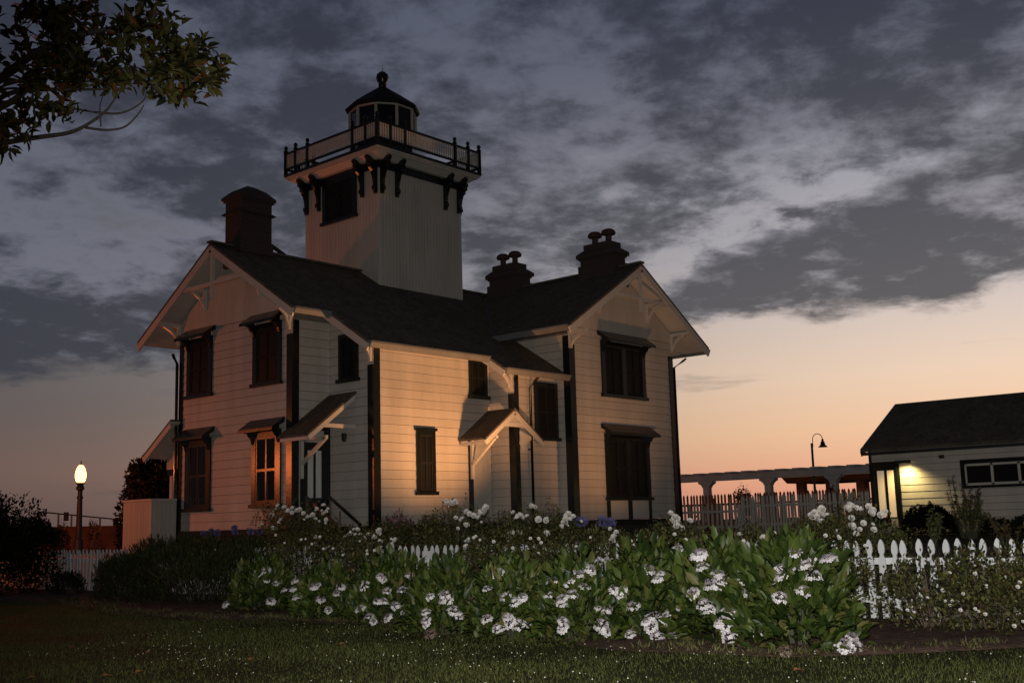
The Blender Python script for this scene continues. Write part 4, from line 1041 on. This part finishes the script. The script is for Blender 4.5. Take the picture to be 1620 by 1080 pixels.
HP = [(409,904),(422,916),(437,920),(356,954),(466,917),(463,930),(469,942),(499,923),(514,907),(533,936),(540,925),(574,924),(606,913),(570,959),(584,972),(591,980),(625,955),(641,967),(648,907),(612,932),(679,941),(673,965),(673,978),(679,1000),(704,946),(709,946),(720,963),(728,971),(752,972),(770,975),(788,991),(802,973),(819,985),(841,987),(770,928),(781,907),(814,949),(868,938),(888,951),(893,980),(889,991),(951,959),(951,985),(958,994),(889,902),(873,915),(899,920),(915,904),(827,942),(1074,866),(1105,873),(1027,897),(1109,893),(1070,904),(1039,913),(1135,904),(1125,920),(1259,871),(1274,863),(1310,880),(1201,891),(1231,894),(1261,894),(1209,914),(1232,908),(1170,933),(1189,932),(1235,942),(1271,930),(1113,952),(1152,963),(1165,963),(1147,981),(1065,964),(1034,971),(1029,987),(1039,1003),(1064,1003),(1202,993),(1154,1006),(1240,1026),(1338,1018),(1348,1004),(982,938),(974,928),(963,961),(996,1000),(1173,917),
      (430,948),(508,945),(556,946),(598,948),(635,930),(656,930),(744,948),(905,936),(925,925),(855,955),(1000,955),(1095,935),(1285,905),(520,962),(612,975)]
ORD = ['first', 'second', 'third', 'fourth', 'fifth', 'sixth', 'seventh', 'eighth', 'ninth', 'tenth', 'eleventh', 'twelfth']
HY = []
for i, (xa, xb, yt, yb) in enumerate(HB):
    xc = (xa+xb)/2; g0 = at(xc, yb, Z=-1.35); dep = float((g0-CAM) @ FW); w = (xb-xa)/FPX*dep
    rad = w/2*1.02; c = g0 + FH*rad*.95; c[2] = -1.34; dc = float((c-CAM) @ FW)
    h = float(at(xc, yt, dc)[2]-c[2])*.92
    lab = 'largest hydrangea bush, broad-leaved, at the right end of the hydrangea row' if i == 8 else '%s hydrangea bush from the left, with flat white and mauve flower heads' % ORD[i]
    b = empty('hydrangea_bush', tuple(c), lab, 'hydrangea', 'hydrangea bushes in front of the picket fence')
    n = int(430 + 400*w*h); lsz = .135 if i < 6 else .155
    v, t = join([leaves(n, c, rad, h, lsz, .50, up=.65), leaves(n//3, c+np.array([0, 0, .05]), rad*.93, h*1.02, lsz*1.05, .46, up=1.2, jit=.30, shell=.85, power=.6), leaves(n//4, c, rad*1.05, h*.5, lsz*.9, .5, up=.1, shell=.8)])
    v[:, 2] = np.maximum(v[:, 2], -1.335)
    tri_mesh('foliage', v, t, ['hydrangea_leaf', 'hydrangea_leaf_pale'], (rng.uniform(0, 1, len(t)//len(LEAF_T)) > .86).astype(int).repeat(len(LEAF_T)), parent=b, smooth=True)
    stems('stems', c, rad, h, 16, b, .008)
    HY.append((b, c, rad, h, xc, (yt+yb)/2, xb-xa))
for px, py in HP:
    best = min(HY, key=lambda q: abs(q[4]-px)/q[6])
    b, c, rad, h = best[:4]
    d = ray(px, py); S = np.array([1/rad, 1/rad, 1/h])*.97
    o_ = (CAM-c)*S; dd = d*S; A, B, Cq = dd@dd, 2*o_@dd, o_@o_-1; D = B*B-4*A*Cq
    t = (-B-math.sqrt(D))/(2*A) if D > 0 else float((c-CAM)@FW)-.25*rad
    p = CAM+t*d - FH*.02
    nrm = (p-c)*S*S; nrm = nrm/np.linalg.norm(nrm)
    axis = nrm*.45 + np.array([0, 0, .95]) - FH*.22 + rng.normal(0, .22, 3)
    put_mesh('flower_head', OLD if rng.uniform() < .05 else HEADS[int(rng.integers(0, 6))], p, axis, rng.uniform(.66, 1.02)*(.9 if px < 1000 else 1.06), b)
    if rng.uniform() < .22:
        p2 = p+RH*rng.uniform(-.16, .16)+np.array([0, 0, rng.uniform(-.06, .06)]); put_mesh('flower_head', HEADS[int(rng.integers(0, 6))], p2, axis+rng.normal(0, .2, 3), rng.uniform(.6, .95), b)

# white roses
def rose_mesh():
    V, T = [], []; k = 0
    for ring, (n, r0, r1, z1, wd) in enumerate([(5, .010, .040, .012, .040), (5, .008, .034, .030, .034), (4, .004, .022, .038, .026), (3, .002, .010, .040, .016)]):
        for j in range(n):
            a = 2*math.pi*(j+ring*.5)/n + rng.normal(0, .12); d = np.array([math.cos(a), math.sin(a), 0]); s = np.array([-d[1], d[0], 0])
            zz_ = z1+rng.normal(0, .004)
            V.extend([d*r0, d*r1*.8-s*wd*.6+np.array([0, 0, zz_*.5]), d*r1*.9+np.array([0, 0, zz_*.4]), d*r1*.8+s*wd*.6+np.array([0, 0, zz_*.5]), d*r1-s*wd*.35+np.array([0, 0, zz_]), d*r1+s*wd*.35+np.array([0, 0, zz_])])
            T.extend([(k, k+2, k+1), (k, k+3, k+2), (k+1, k+2, k+4), (k+2, k+5, k+4), (k+2, k+3, k+5)]); k += 6
    o = tri_mesh('rose', np.array(V), np.array(T), ['rose_petal']); me = o.data
    me.transform(Matrix.Translation(Vector(WL[o.name]))); bpy.data.objects.remove(o); return me
ROSES = [rose_mesh() for _ in range(4)]
RB = [(412, 545, 802, -.6), (525, 660, 834, -1.2), (648, 795, 806, -.7), (775, 925, 808, -.7), (895, 1020, 834, -1.1), (1000, 1125, 824, -.8), (1105, 1245, 836, -1.0), (1250, 1425, 806, -.6)]
RP = [[(440,800),(430,815),(415,830),(455,810),(470,808),(480,812),(495,815),(500,805),(512,800),(512,812),(516,822),(432,835),(445,822),(485,868),(500,860),(500,850),(463,804),(487,818),(450,803),(436,807)],
      [(520,866),(530,872),(548,850),(555,845),(565,838),(575,852),(590,860),(600,840),(595,865),(625,855),(610,868),(583,846),(570,846),(592,850),(604,866),(560,858),(540,862),(585,868),(552,872),(618,862)],
      [(708,796),(720,794),(721,819),(732,820),(738,810),(743,813),(760,813),(769,803),(737,830),(765,808),(757,819),(742,855),(762,862),(767,874),(715,797),(749,816)],
      [(812,811),(822,816),(834,817),(841,801),(864,824),(895,821),(899,813),(907,817),(810,844),(823,843),(807,851),(865,844),(852,822),(818,820),(826,819),(901,822),(893,827)],
      [(971,850),(975,842),(913,860),(968,856),(940,868),(985,868)],
      [(1061,812),(1068,818),(1070,826),(1071,832),(1092,824),(1066,823),(1040,852),(1012,849)],
      [(1170,846),(1208,852),(1150,862)],
      [(1289,811),(1293,817),(1303,814),(1284,817),(1340,805),(1345,801),(1347,820),(1347,833),(1325,842),(1381,808),(1393,815),(1382,838),(1292,824),(1378,812),(1300,806)]]
def shrub(name, c, rad, h, n, size, mats, label, cat, group=None, wid=.55, up=.3, stem=True, tv=SM_V, tt=SM_T, jit=.6, shell=.45, lumpy=True):
    b = empty(name, tuple(c), label, cat, group)
    parts = [leaves(n, np.asarray(c), rad, h, size, wid, up=up, jit=jit, shell=shell, tv=tv, tt=tt)]
    if lumpy:
        for _ in range(7):
            a = R.uniform(0, 6.283); e = np.asarray(c) + np.array([math.cos(a)*rad*.6, math.sin(a)*rad*.6, h*R.uniform(.35, .72)])
            parts.append(leaves(n//12, e, rad*R.uniform(.28, .42), h*R.uniform(.25, .36), size, wid, up=up, jit=jit, shell=.3, tv=tv, tt=tt))
    v, t = join(parts)
    v[:, 2] = np.maximum(v[:, 2], c[2]+.01)
    tri_mesh('foliage', v, t, mats, (rng.uniform(0, 1, len(t)//len(tt)) > .8).astype(int).repeat(len(tt)) if len(mats) > 1 else None, parent=b)
    if stem: stems('stems', c, rad, h, 14, b, .010, 'bark')
    return b
for i, (xa, xb, yt, X) in enumerate(RB):
    xc = (xa+xb)/2; p = at(xc, yt, X=X); dep = float((p-CAM)@FW); g_ = gz(X, 0)
    rad = (xb-xa)/FPX*dep/2*1.2; c = np.array([p[0], p[1], g_]); h = (p[2]-g_)*1.0
    b = shrub('rose_bush', c, rad, h, 6500, .055, ['rose_leaf', 'rose_leaf_red'], '%s white rose bush from the left, between the fence and the house' % ORD[i], 'rose bush', 'white rose bushes behind the picket fence')
    for px, py in RP[i]:
        q_ = at(px, py, X=X-rad*R.uniform(.25, .75)); sc_ = R.uniform(.85, 1.35)
        put_mesh('rose', ROSES[R.randrange(4)], q_, Vector((-FH[0]*.8+R.gauss(0, .35), -FH[1]*.8+R.gauss(0, .35), .75)), sc_*1.12, b)
        for _k in range(R.choice((0, 1, 1, 2))):
            put_mesh('rose', ROSES[R.randrange(4)], q_+RH*R.gauss(0, .07)+np.array([0, 0, R.gauss(-.02, .05)]), Vector((-FH[0]*.8+R.gauss(0, .5), -FH[1]*.8+R.gauss(0, .5), .6)), sc_*R.uniform(.6, .95), b)
        if q_[2] > c[2]+h*.72:
            MB().tube([tuple(c+(q_-c)*np.array([.6, .6, .45])), tuple(q_-np.array([0, 0, .015]))], [.007, .005], 5).build('cane', 'stem_green', b)
# rest of the rose tangle that shows in front of the pickets
for i, (xa, xb, yt, X, lab) in enumerate([(415, 535, 838, -2.5, 'leafy rose tangle hiding the pickets at the left end of the hydrangeas'), (505, 640, 848, -2.45, 'leafy rose tangle over the pickets below the pink shrub'), (722, 850, 842, -2.45, 'leafy rose tangle over the pickets below the gabled porch hood'), (820, 965, 845, -2.45, 'leafy rose tangle over the pickets below the drainpipe'), (985, 1110, 840, -2.45, 'leafy rose tangle over the pickets below the big lower window'), (1075, 1190, 846, -2.45, 'leafy rose tangle over the pickets below the right house corner'), (1205, 1380, 838, -2.3, 'leafy rose tangle behind the largest hydrangea')]):
    xc = (xa+xb)/2; p = at(xc, yt, X=X); dep = float((p-CAM)@FW); c = np.array([p[0], p[1], -1.36]); rad = (xb-xa)/FPX*dep/2*1.15
    b = shrub('rose_bush', c, rad, p[2]+1.36, 4600, .052, ['rose_leaf', 'rose_leaf_red'], lab, 'rose bush', 'rose tangles in front of the fence')
    for k in range(7):
        q_ = at(R.uniform(xa+10, xb-10), yt+R.uniform(4, 30), X=X-rad*R.uniform(.5, .8)); put_mesh('rose', ROSES[R.randrange(4)], q_, Vector((-FH[0], -FH[1], .5)), R.uniform(.4, .7), b)
# climbing rose over the fence at the right
for i, (px, yt, X, rad, n, lab) in enumerate([(1470, 878, -2.75, .62, 1700, 'sprawling reddish rose covering the pickets, next to the largest hydrangea'), (1555, 868, -2.7, .62, 1800, 'sprawling reddish rose covering the pickets, near the right edge'), (1640, 885, -2.7, .7, 1900, 'sprawling reddish rose cut off by the right edge')]):
    p = at(px, yt, X=X); c = np.array([p[0], p[1], -1.36])
    b = shrub('climbing_rose', c, rad, p[2]+1.36, n, .062, ['rose_leaf', 'rose_leaf_red'], lab, 'rose bush', 'climbing roses at the right end of the fence', shell=.3)
    for k in range(9):
        q_ = at(px+R.uniform(-40, 40), yt+R.uniform(15, 110), X=X-rad*R.uniform(.5, .9)); put_mesh('rose', ROSES[R.randrange(4)], q_, Vector((-FH[0], -FH[1], .5)), R.uniform(.35, .6), b)
# straw-coloured dry tuft and low greenery at the right
def tuft(name, c, n, h, spread, mat, label, cat, wd=.010, lean=.5, group=None):
    b = np.asarray(c)+np.stack([rng.normal(0, spread*.35, n), rng.normal(0, spread*.35, n), np.zeros(n)], 1)
    d = np.stack([rng.normal(0, lean, n), rng.normal(0, lean, n), np.ones(n)], 1)
    s = h*rng.uniform(.5, 1.15, n)
    v, t = scatter(b, d, np.tile(-FH, (n, 1))+rng.normal(0, .3, (n, 3)), s, np.full(n, wd), LEAF_V*np.array([1, 1, .5]), LEAF_T)
    o = tri_mesh(name, v, t, [mat]); return tag(o, label, cat, group)
for px, py, n, lab in ((1520, 995, 130, 'dry straw-coloured grass tuft at the foot of the sprawling roses'), (1590, 990, 120, 'dry straw-coloured grass tuft nearest the right edge')):
    p = at(px, py, Z=-1.36); tuft('dry_grass', p, n, .34, .75, 'straw', lab, 'grass tuft', group='dry tufts under the right roses')
# pink flowers and violet agapanthus near the house
def blossom_shrub(name, xa, xb, yt, X, mat, label, cat, n, rad_k=1.0):
    xc = (xa+xb)/2; p = at(xc, yt, X=X); dep = float((p-CAM)@FW); g_ = gz(X, 0); c = np.array([p[0], p[1], g_]); rad = (xb-xa)/FPX*dep/2*rad_k; h = p[2]-g_
    b = shrub(name, c, rad, h*.95, 1500, .05, ['rose_leaf'], label, cat)
    pp, oo = dome(n, c, rad*1.02, h, .9)
    keep = pp[:, 2] > g_+h*.55; pp, oo = pp[keep], oo[keep]
    v, t = scatter(pp, oo+rng.normal(0, .6, pp.shape), rng.normal(0, 1, pp.shape), np.full(len(pp), .045), np.full(len(pp), .035), SM_V, SM_T)
    tri_mesh('blossoms', v, t, [mat], parent=b)
blossom_shrub('pink_shrub', 598, 662, 812, 1.6, 'pink_petal', 'shrub with small pink blossoms against the lit front wall', 'shrub', 420)
def agapanthus(xa, xb, yt, X, nh, label, dark=False):
    p = at((xa+xb)/2, yt, X=X); dep = float((p-CAM)@FW); g_ = gz(X, 0); c = np.array([p[0], p[1], g_]); hw = (xb-xa)/FPX*dep/2
    b = empty('agapanthus', tuple(c), label, 'agapanthus', 'violet agapanthus clumps')
    n = 120; bp2 = c+rng.normal(0, .12, (n, 3))*np.array([1, 1, 0]); d = np.stack([rng.normal(0, .6, n), rng.normal(0, .6, n), np.ones(n)], 1)
    v, t = scatter(bp2, d, rng.normal(0, 1, (n, 3)), rng.uniform(.4, .7, n), np.full(n, .03)); tri_mesh('foliage', v, t, ['rose_leaf'], parent=b)
    for k in range(nh):
        u = R.uniform(-1, 1); e = c + RH*hw*u + np.array([0, 0, (p[2]-g_)*R.uniform(.82, 1.0)])
        MB().tube([tuple(c+(e-c)*np.array([.3, .3, 0])), tuple(e)], [.010, .007], 5).build('stalk', 'stem_green', b)
        m_ = 90; dd = unit(rng.normal(0, 1, (m_, 3)) + np.array([0, 0, .25]))
        v, t = scatter(e+dd*.03, dd, rng.normal(0, 1, (m_, 3)), np.full(m_, .085), np.full(m_, .022), SM_V, SM_T)
        tri_mesh('flower_head', v, t, ['violet_petal'], parent=b)
agapanthus(905, 970, 822, 1.0, 9, 'violet-blue agapanthus clump below the right dark corner board')
agapanthus(370, 412, 833, 1.3, 4, 'violet agapanthus clump at the foot of the orange-lit window')
agapanthus(318, 345, 838, 1.5, 3, 'dim agapanthus clump at the foot of the far left lower window')

# dark shrubs at the left
def px_shrub(name, xa, xb, yt, X, n, size, mats, label, cat, **k):
    xc = (xa+xb)/2; p = at(xc, yt, X=X); dep = float((p-CAM)@FW); g_ = gz(X, 0); c = np.array([p[0], p[1], g_]); rad = (xb-xa)/FPX*dep/2
    return shrub(name, c, rad, p[2]-g_, n, size, mats, label, cat, **k)
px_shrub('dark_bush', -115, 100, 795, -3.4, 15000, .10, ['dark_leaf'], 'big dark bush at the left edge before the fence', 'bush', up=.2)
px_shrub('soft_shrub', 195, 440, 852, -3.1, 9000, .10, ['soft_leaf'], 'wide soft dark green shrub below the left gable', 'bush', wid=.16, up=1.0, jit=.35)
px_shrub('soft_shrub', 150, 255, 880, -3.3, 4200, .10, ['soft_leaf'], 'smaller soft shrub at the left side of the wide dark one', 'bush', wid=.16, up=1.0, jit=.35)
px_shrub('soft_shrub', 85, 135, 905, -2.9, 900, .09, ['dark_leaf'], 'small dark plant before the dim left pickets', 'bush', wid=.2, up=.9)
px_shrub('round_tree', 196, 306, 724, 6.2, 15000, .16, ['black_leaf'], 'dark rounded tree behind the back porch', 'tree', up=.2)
px_shrub('far_shrub', 1160, 1192, 771, 23.4, 900, .12, ['dark_leaf'], 'small dark shrub behind the far fence', 'shrub')
px_shrub('far_shrub', 1303, 1330, 773, 23.6, 700, .12, ['dark_leaf'], 'low dark shrub behind the far fence near the cottage', 'shrub')
px_shrub('bank_shrub', 88, 112, 826, 4.3, 500, .10, ['dark_leaf'], 'low shrub before the red wall, left of the lit lamp', 'shrub')
px_shrub('bank_shrub', 140, 160, 824, 6.0, 500, .10, ['rose_leaf_red'], 'low shrub before the red wall, right of the lit lamp', 'shrub')
px_shrub('box_shrub', 1424, 1512, 803, 15.6, 9000, .075, ['black_leaf'], 'clipped round dark shrub before the cottage wall', 'shrub', lumpy=False, shell=.8)
px_shrub('cottage_shrub', 1545, 1600, 822, 15.0, 1300, .07, ['dark_leaf'], 'dark shrub at the cottage foot under the window', 'shrub')
px_shrub('cottage_shrub', 1590, 1665, 816, 14.0, 1500, .07, ['dark_leaf'], 'dark shrub at the cottage foot by the right edge', 'shrub')
def airy(xa, xb, yt, X, n, label, mats=('rose_leaf',)):
    p = at((xa+xb)/2, yt, X=X); dep = float((p-CAM)@FW); g_ = gz(X, 0); c = np.array([p[0], p[1], g_]); hw = (xb-xa)/FPX*dep/2; H_ = p[2]-g_
    b = empty('airy_shrub', tuple(c), label, 'shrub', 'thin airy shrubs before the cottage')
    q = MB(); P_, A_ = [], []
    for i in range(n):
        u = R.uniform(-1, 1); e = c+RH*hw*u+FH*R.uniform(-.3, .3)+np.array([0, 0, H_*R.uniform(.6, 1.0)]); b0 = c+RH*hw*u*.25
        mid = (b0+e)/2+RH*R.gauss(0, .08)+np.array([0, 0, .06]); q.tube([tuple(b0), tuple(mid), tuple(e)], [.010, .007, .003], 5)
        for k in range(26):
            t = R.uniform(.3, 1.0); pp = (b0*(1-t)**2+2*mid*t*(1-t)+e*t*t); P_.append(pp); A_.append([R.gauss(0, 1), R.gauss(0, 1), R.gauss(.2, .5)])
    q.build('stems', 'stem_green', b)
    P_, A_ = np.array(P_), np.array(A_)
    v, t = scatter(P_, A_, rng.normal(0, 1, P_.shape)+np.array([0, 0, 1]), rng.uniform(.05, .1, len(P_)), rng.uniform(.02, .035, len(P_))); tri_mesh('foliage', v, t, list(mats), parent=b)
airy(1495, 1545, 752, 11.5, 18, 'thin airy shrub rising before the wall light glow', ('rose_leaf_red',))
airy(1505, 1560, 785, 10.8, 20, 'yellowish airy shrub under the cottage window corner')
airy(1440, 1500, 800, 3.0, 7, 'thin leafy shoots before the clipped round shrub')
airy(1560, 1625, 812, 4.0, 9, 'thin dark shoots above the right end of the pickets', ('rose_leaf_red',))

# ------------------------------------------------------------------ overhanging tree at top left
TD = 10.0
tb = at(-330, 848, TD); tb[2] = -1.37
TR = empty('overhanging_tree', tuple(tb), 'broad-leaved tree reaching into the sky at the top left corner', 'tree')
tk = MB(); fork = at(-300, 330, TD+.1)
tk.tube([tuple(tb-np.array([0, 0, .1])), tuple(tb+np.array([.05, .02, .5])), tuple((tb+fork)/2+np.array([.1, 0, 0])), tuple(fork)], [.30, .21, .17, .14], 10)
tk.build('trunk', 'bark', TR, smooth=True)
lb = MB()
def limb(pix, r0, r1, n=5, first=None):
    pts_ = [] if first is None else [first]
    for p_ in pix: pts_.append(at(p_[0], p_[1], p_[2] if len(p_) > 2 else TD))
    fine = []
    for i in range(len(pts_)-1):
        p0, p1, p2, p3 = pts_[max(i-1, 0)], pts_[i], pts_[i+1], pts_[min(i+2, len(pts_)-1)]
        for k in range(4):
            u = k/4; fine.append(.5*((2*p1)+(p2-p0)*u+(2*p0-5*p1+4*p2-p3)*u*u+(3*p1-p0-3*p2+p3)*u**3))
    fine.append(pts_[-1]); pts_ = fine
    m_ = len(pts_); lb.tube([tuple(p) for p in pts_], [r0+(r1-r0)*i/(m_-1) for i in range(m_)], n)
limb([(-180, 230), (-60, 170), (40, 95), (110, 60), (200, 40), (255, 20)], .06, .010, 7, fork)
limb([(-150, 260), (-40, 235), (30, 222), (70, 216), (110, 210), (140, 196), (165, 178), (178, 162), (190, 147)], .034, .004, 6, fork)
limb([(135, 202), (165, 206), (195, 202), (215, 185), (228, 166)], .014, .005)
limb([(150, 178), (185, 180), (210, 172), (228, 158), (231, 146)], .012, .005)
limb([(-60, 200), (10, 150), (80, 142), (150, 142), (190, 140)], .03, .006)
limb([(-40, 190), (20, 160), (60, 130), (140, 100), (220, 115), (300, 110)], .035, .010)
limb([(-20, 160), (40, 165), (100, 170), (150, 178)], .02, .008)
limb([(0, 130), (30, 110), (55, 100)], .02, .008); limb([(-30, 150), (10, 135), (40, 128)], .016, .006); limb([(50, 215), (55, 185), (52, 150), (55, 120)], .012, .006)
limb([(215, 110), (235, 132), (260, 140)], .012, .006); limb([(160, 200), (158, 170), (165, 145)], .008, .004); limb([(-20, 145), (25, 140), (50, 148), (80, 165)], .014, .006)
limb([(-150, 100), (-60, 20), (0, -60), (120, -110)], .10, .03, 7, fork); limb([(-330, 150), (-330, 0), (-300, -180)], .12, .04, 7, fork); limb([(-420, 200), (-560, 60), (-640, -60)], .10, .03, 7, fork)
lb.build('limbs', 'bark', TR, smooth=True)
cl = []
zones = [((30, 160), (5, 55), 17), ((20, 90), (55, 100), 9), ((85, 215), (30, 130), 34), ((200, 275), (28, 90), 17), ((225, 300), (85, 150), 18), ((285, 345), (70, 140), 13), ((40, 110), (95, 135), 12), ((55, 120), (150, 185), 6), ((0, 40), (185, 228), 8), ((-60, 10), (10, 70), 8), ((100, 190), (120, 140), 7), ((215, 262), (-15, 8), 5), ((20, 60), (165, 200), 3), ((-60, 5), (40, 130), 5)]
for (xa, xb), (ya, yb), n in zones:
    for _ in range(n): cl.append(at(R.uniform(xa, xb), R.uniform(ya, yb), TD+R.gauss(0, .38)))
for px, py in ((350, 108), (342, 92), (338, 125), (318, 72), (310, 85), (296, 148), (270, 152), (255, 150), (328, 140), (240, 22), (262, 40), (10, 232), (3, 222), (60, 118)): cl.append(at(px, py, TD+R.gauss(0, .2)))
for _ in range(150):
    cl.append(at(R.uniform(-620, -70), R.uniform(-330, 160), TD+R.gauss(0, 1.0)))
for _ in range(70): cl.append(at(R.uniform(-100, 260), R.uniform(-330, -45), TD+R.gauss(0, .9)))
cl = np.array(cl); per = 15
P_ = np.repeat(cl, per, 0); n = len(P_); o_ = unit(rng.normal(0, 1, (n, 3))+np.array([0, 0, .25])); P_ = P_+o_*.015+rng.normal(0, .03, (n, 3))
sz = rng.uniform(.08, .14, n)
v, t = scatter(P_, o_, rng.normal(0, .6, (n, 3))+np.array([0, 0, 1]), sz, sz*.42)
mi = (rng.uniform(0, 1, n) > .93).astype(int).repeat(len(LEAF_T))
tri_mesh('crown', v, t, ['tree_leaf', 'tree_leaf_orange'], mi, parent=TR, smooth=True)

# ------------------------------------------------------------------ lawn: grass blades, clover, mulch and fallen leaves
n = 210000
gxy = np.stack([rng.uniform(-11.8, -3.6, n), rng.uniform(-21.5, 2.0, n)], 1)
be = np.array([bed_edge(y) for y in np.linspace(-22, 3, 400)]); bex = np.interp(gxy[:, 1], np.linspace(-22, 3, 400), be)
patch = np.sin(gxy[:, 0]*1.7+gxy[:, 1]*.9)*np.sin(gxy[:, 1]*1.3-gxy[:, 0]*.6)
keep = (gxy[:, 0] < bex+.02+.22*rng.normal(0, 1, n)*(.5+.5*np.sin(gxy[:, 1]*3.1)**2)) & (rng.uniform(-1.6, 1.4, n) < patch+.7)
gxy = gxy[keep]; n = len(gxy)
b0 = np.stack([gxy[:, 0], gxy[:, 1], np.full(n, -1.372)], 1)
hh = rng.uniform(.018, .046, n)*(1+.35*patch[keep]); ln_ = rng.normal(0, .45, (n, 2)); ang = rng.uniform(0, 6.28, n)
sd_ = np.stack([np.cos(ang), np.sin(ang), np.zeros(n)], 1)*rng.uniform(.0025, .0045, n)[:, None]
tip = b0+np.concatenate([ln_*hh[:, None], hh[:, None]], 1)
v = np.stack([b0-sd_, b0+sd_, tip], 1).reshape(-1, 3); t = np.arange(3*n).reshape(-1, 3)
o = tri_mesh('grass', v, t, ['grass_blade'], kind='stuff'); o['label'] = 'short uneven lawn grass in front of the flower bed'
n = 800
cx_ = np.stack([rng.uniform(-9.6, -4.9, n), rng.uniform(-19.5, -8.0, n)], 1)
pk = np.sin(cx_[:, 0]*2.1+1)*np.sin(cx_[:, 1]*1.1+.5)+.6*np.exp(-((cx_[:, 1]+14)/2.5)**2)
bex = np.interp(cx_[:, 1], np.linspace(-22, 3, 400), be)
kp = (cx_[:, 0] < bex-.05) & (rng.uniform(-.6, 1.3, n) < pk); cx_ = cx_[kp]; n = len(cx_)
s = rng.uniform(.005, .010, n)[:, None, None]
oct_ = np.array([(1, 0, 0), (-1, 0, 0), (0, 1, 0), (0, -1, 0), (0, 0, 1), (0, 0, -1)], float); ot = np.array([(0, 2, 4), (2, 1, 4), (1, 3, 4), (3, 0, 4), (2, 0, 5), (1, 2, 5), (3, 1, 5), (0, 3, 5)])
v = (np.stack([cx_[:, 0], cx_[:, 1], -1.372+rng.uniform(.035, .07, n)], 1)[:, None, :]+oct_[None]*s).reshape(-1, 3)
t = (ot[None]+(np.arange(n)*6)[:, None, None]).reshape(-1, 3)
o = tri_mesh('clover_flowers', v, t, ['clover_white'], kind='stuff'); o['label'] = 'tiny white clover flowers dotted over the lawn'
n = 9000
mx = np.stack([rng.uniform(-5.9, -2.2, n), rng.uniform(-20, 2, n)], 1); bex = np.interp(mx[:, 1], np.linspace(-22, 3, 400), be); mx = mx[mx[:, 0] > bex-.12]; n = len(mx)
v, t = scatter(np.stack([mx[:, 0], mx[:, 1], np.full(n, -1.318)+rng.uniform(-.02, .01, n)], 1), np.concatenate([rng.normal(0, 1, (n, 2)), rng.normal(0, .15, (n, 1))], 1), rng.normal(0, .3, (n, 3))+np.array([0, 0, 1]), rng.uniform(.02, .06, n), rng.uniform(.01, .025, n), SM_V, SM_T)
o = tri_mesh('mulch_chips', v, t, ['mulch'], kind='stuff'); o['label'] = 'bark chips and litter on the bed soil'
n = 5200
wy = rng.uniform(-20, 1.0, 260); wx = np.interp(wy, np.linspace(-22, 3, 400), be)+np.abs(rng.normal(0, .35, 260))-.05
ci = rng.integers(0, 260, n); bp3 = np.stack([wx[ci]+rng.normal(0, .06, n), wy[ci]+rng.normal(0, .06, n), np.full(n, -1.345)], 1)
v, t = scatter(bp3, np.stack([rng.normal(0, .6, n), rng.normal(0, .6, n), np.ones(n)], 1), rng.normal(0, 1, (n, 3)), rng.uniform(.03, .10, n), rng.uniform(.006, .016, n), SM_V, SM_T)
o = tri_mesh('weeds', v, t, ['rose_leaf', 'straw'], (rng.uniform(0, 1, n) > .75).astype(int).repeat(len(SM_T)), kind='stuff'); o['label'] = 'small weeds straggling along the bed edge'
for i, (px, py) in enumerate(sorted([(230, 1035), (212, 1066), (511, 1001), (535, 1021), (110, 1026), (42, 1075), (1255, 1063), (392, 1046), (162, 1072)])):
    p = at(px, py, Z=-1.35)
    v, t = scatter(np.array([[0, 0, .01], [.01, 0, .015]]), np.array([[1, R.gauss(0, 1), .15], [1, R.gauss(0, 1), .3]]), np.array([[0, .2, 1], [0, -.3, 1]]), np.array([.10, .07]), np.array([.06, .05]))
    o = tri_mesh('fallen_leaf', v+p, t, ['dry_leaf']); tag(o, 'curled orange-brown dry leaf on the lawn, %s from the left' % ORD[i], 'leaf', 'dry leaves fallen on the lawn')
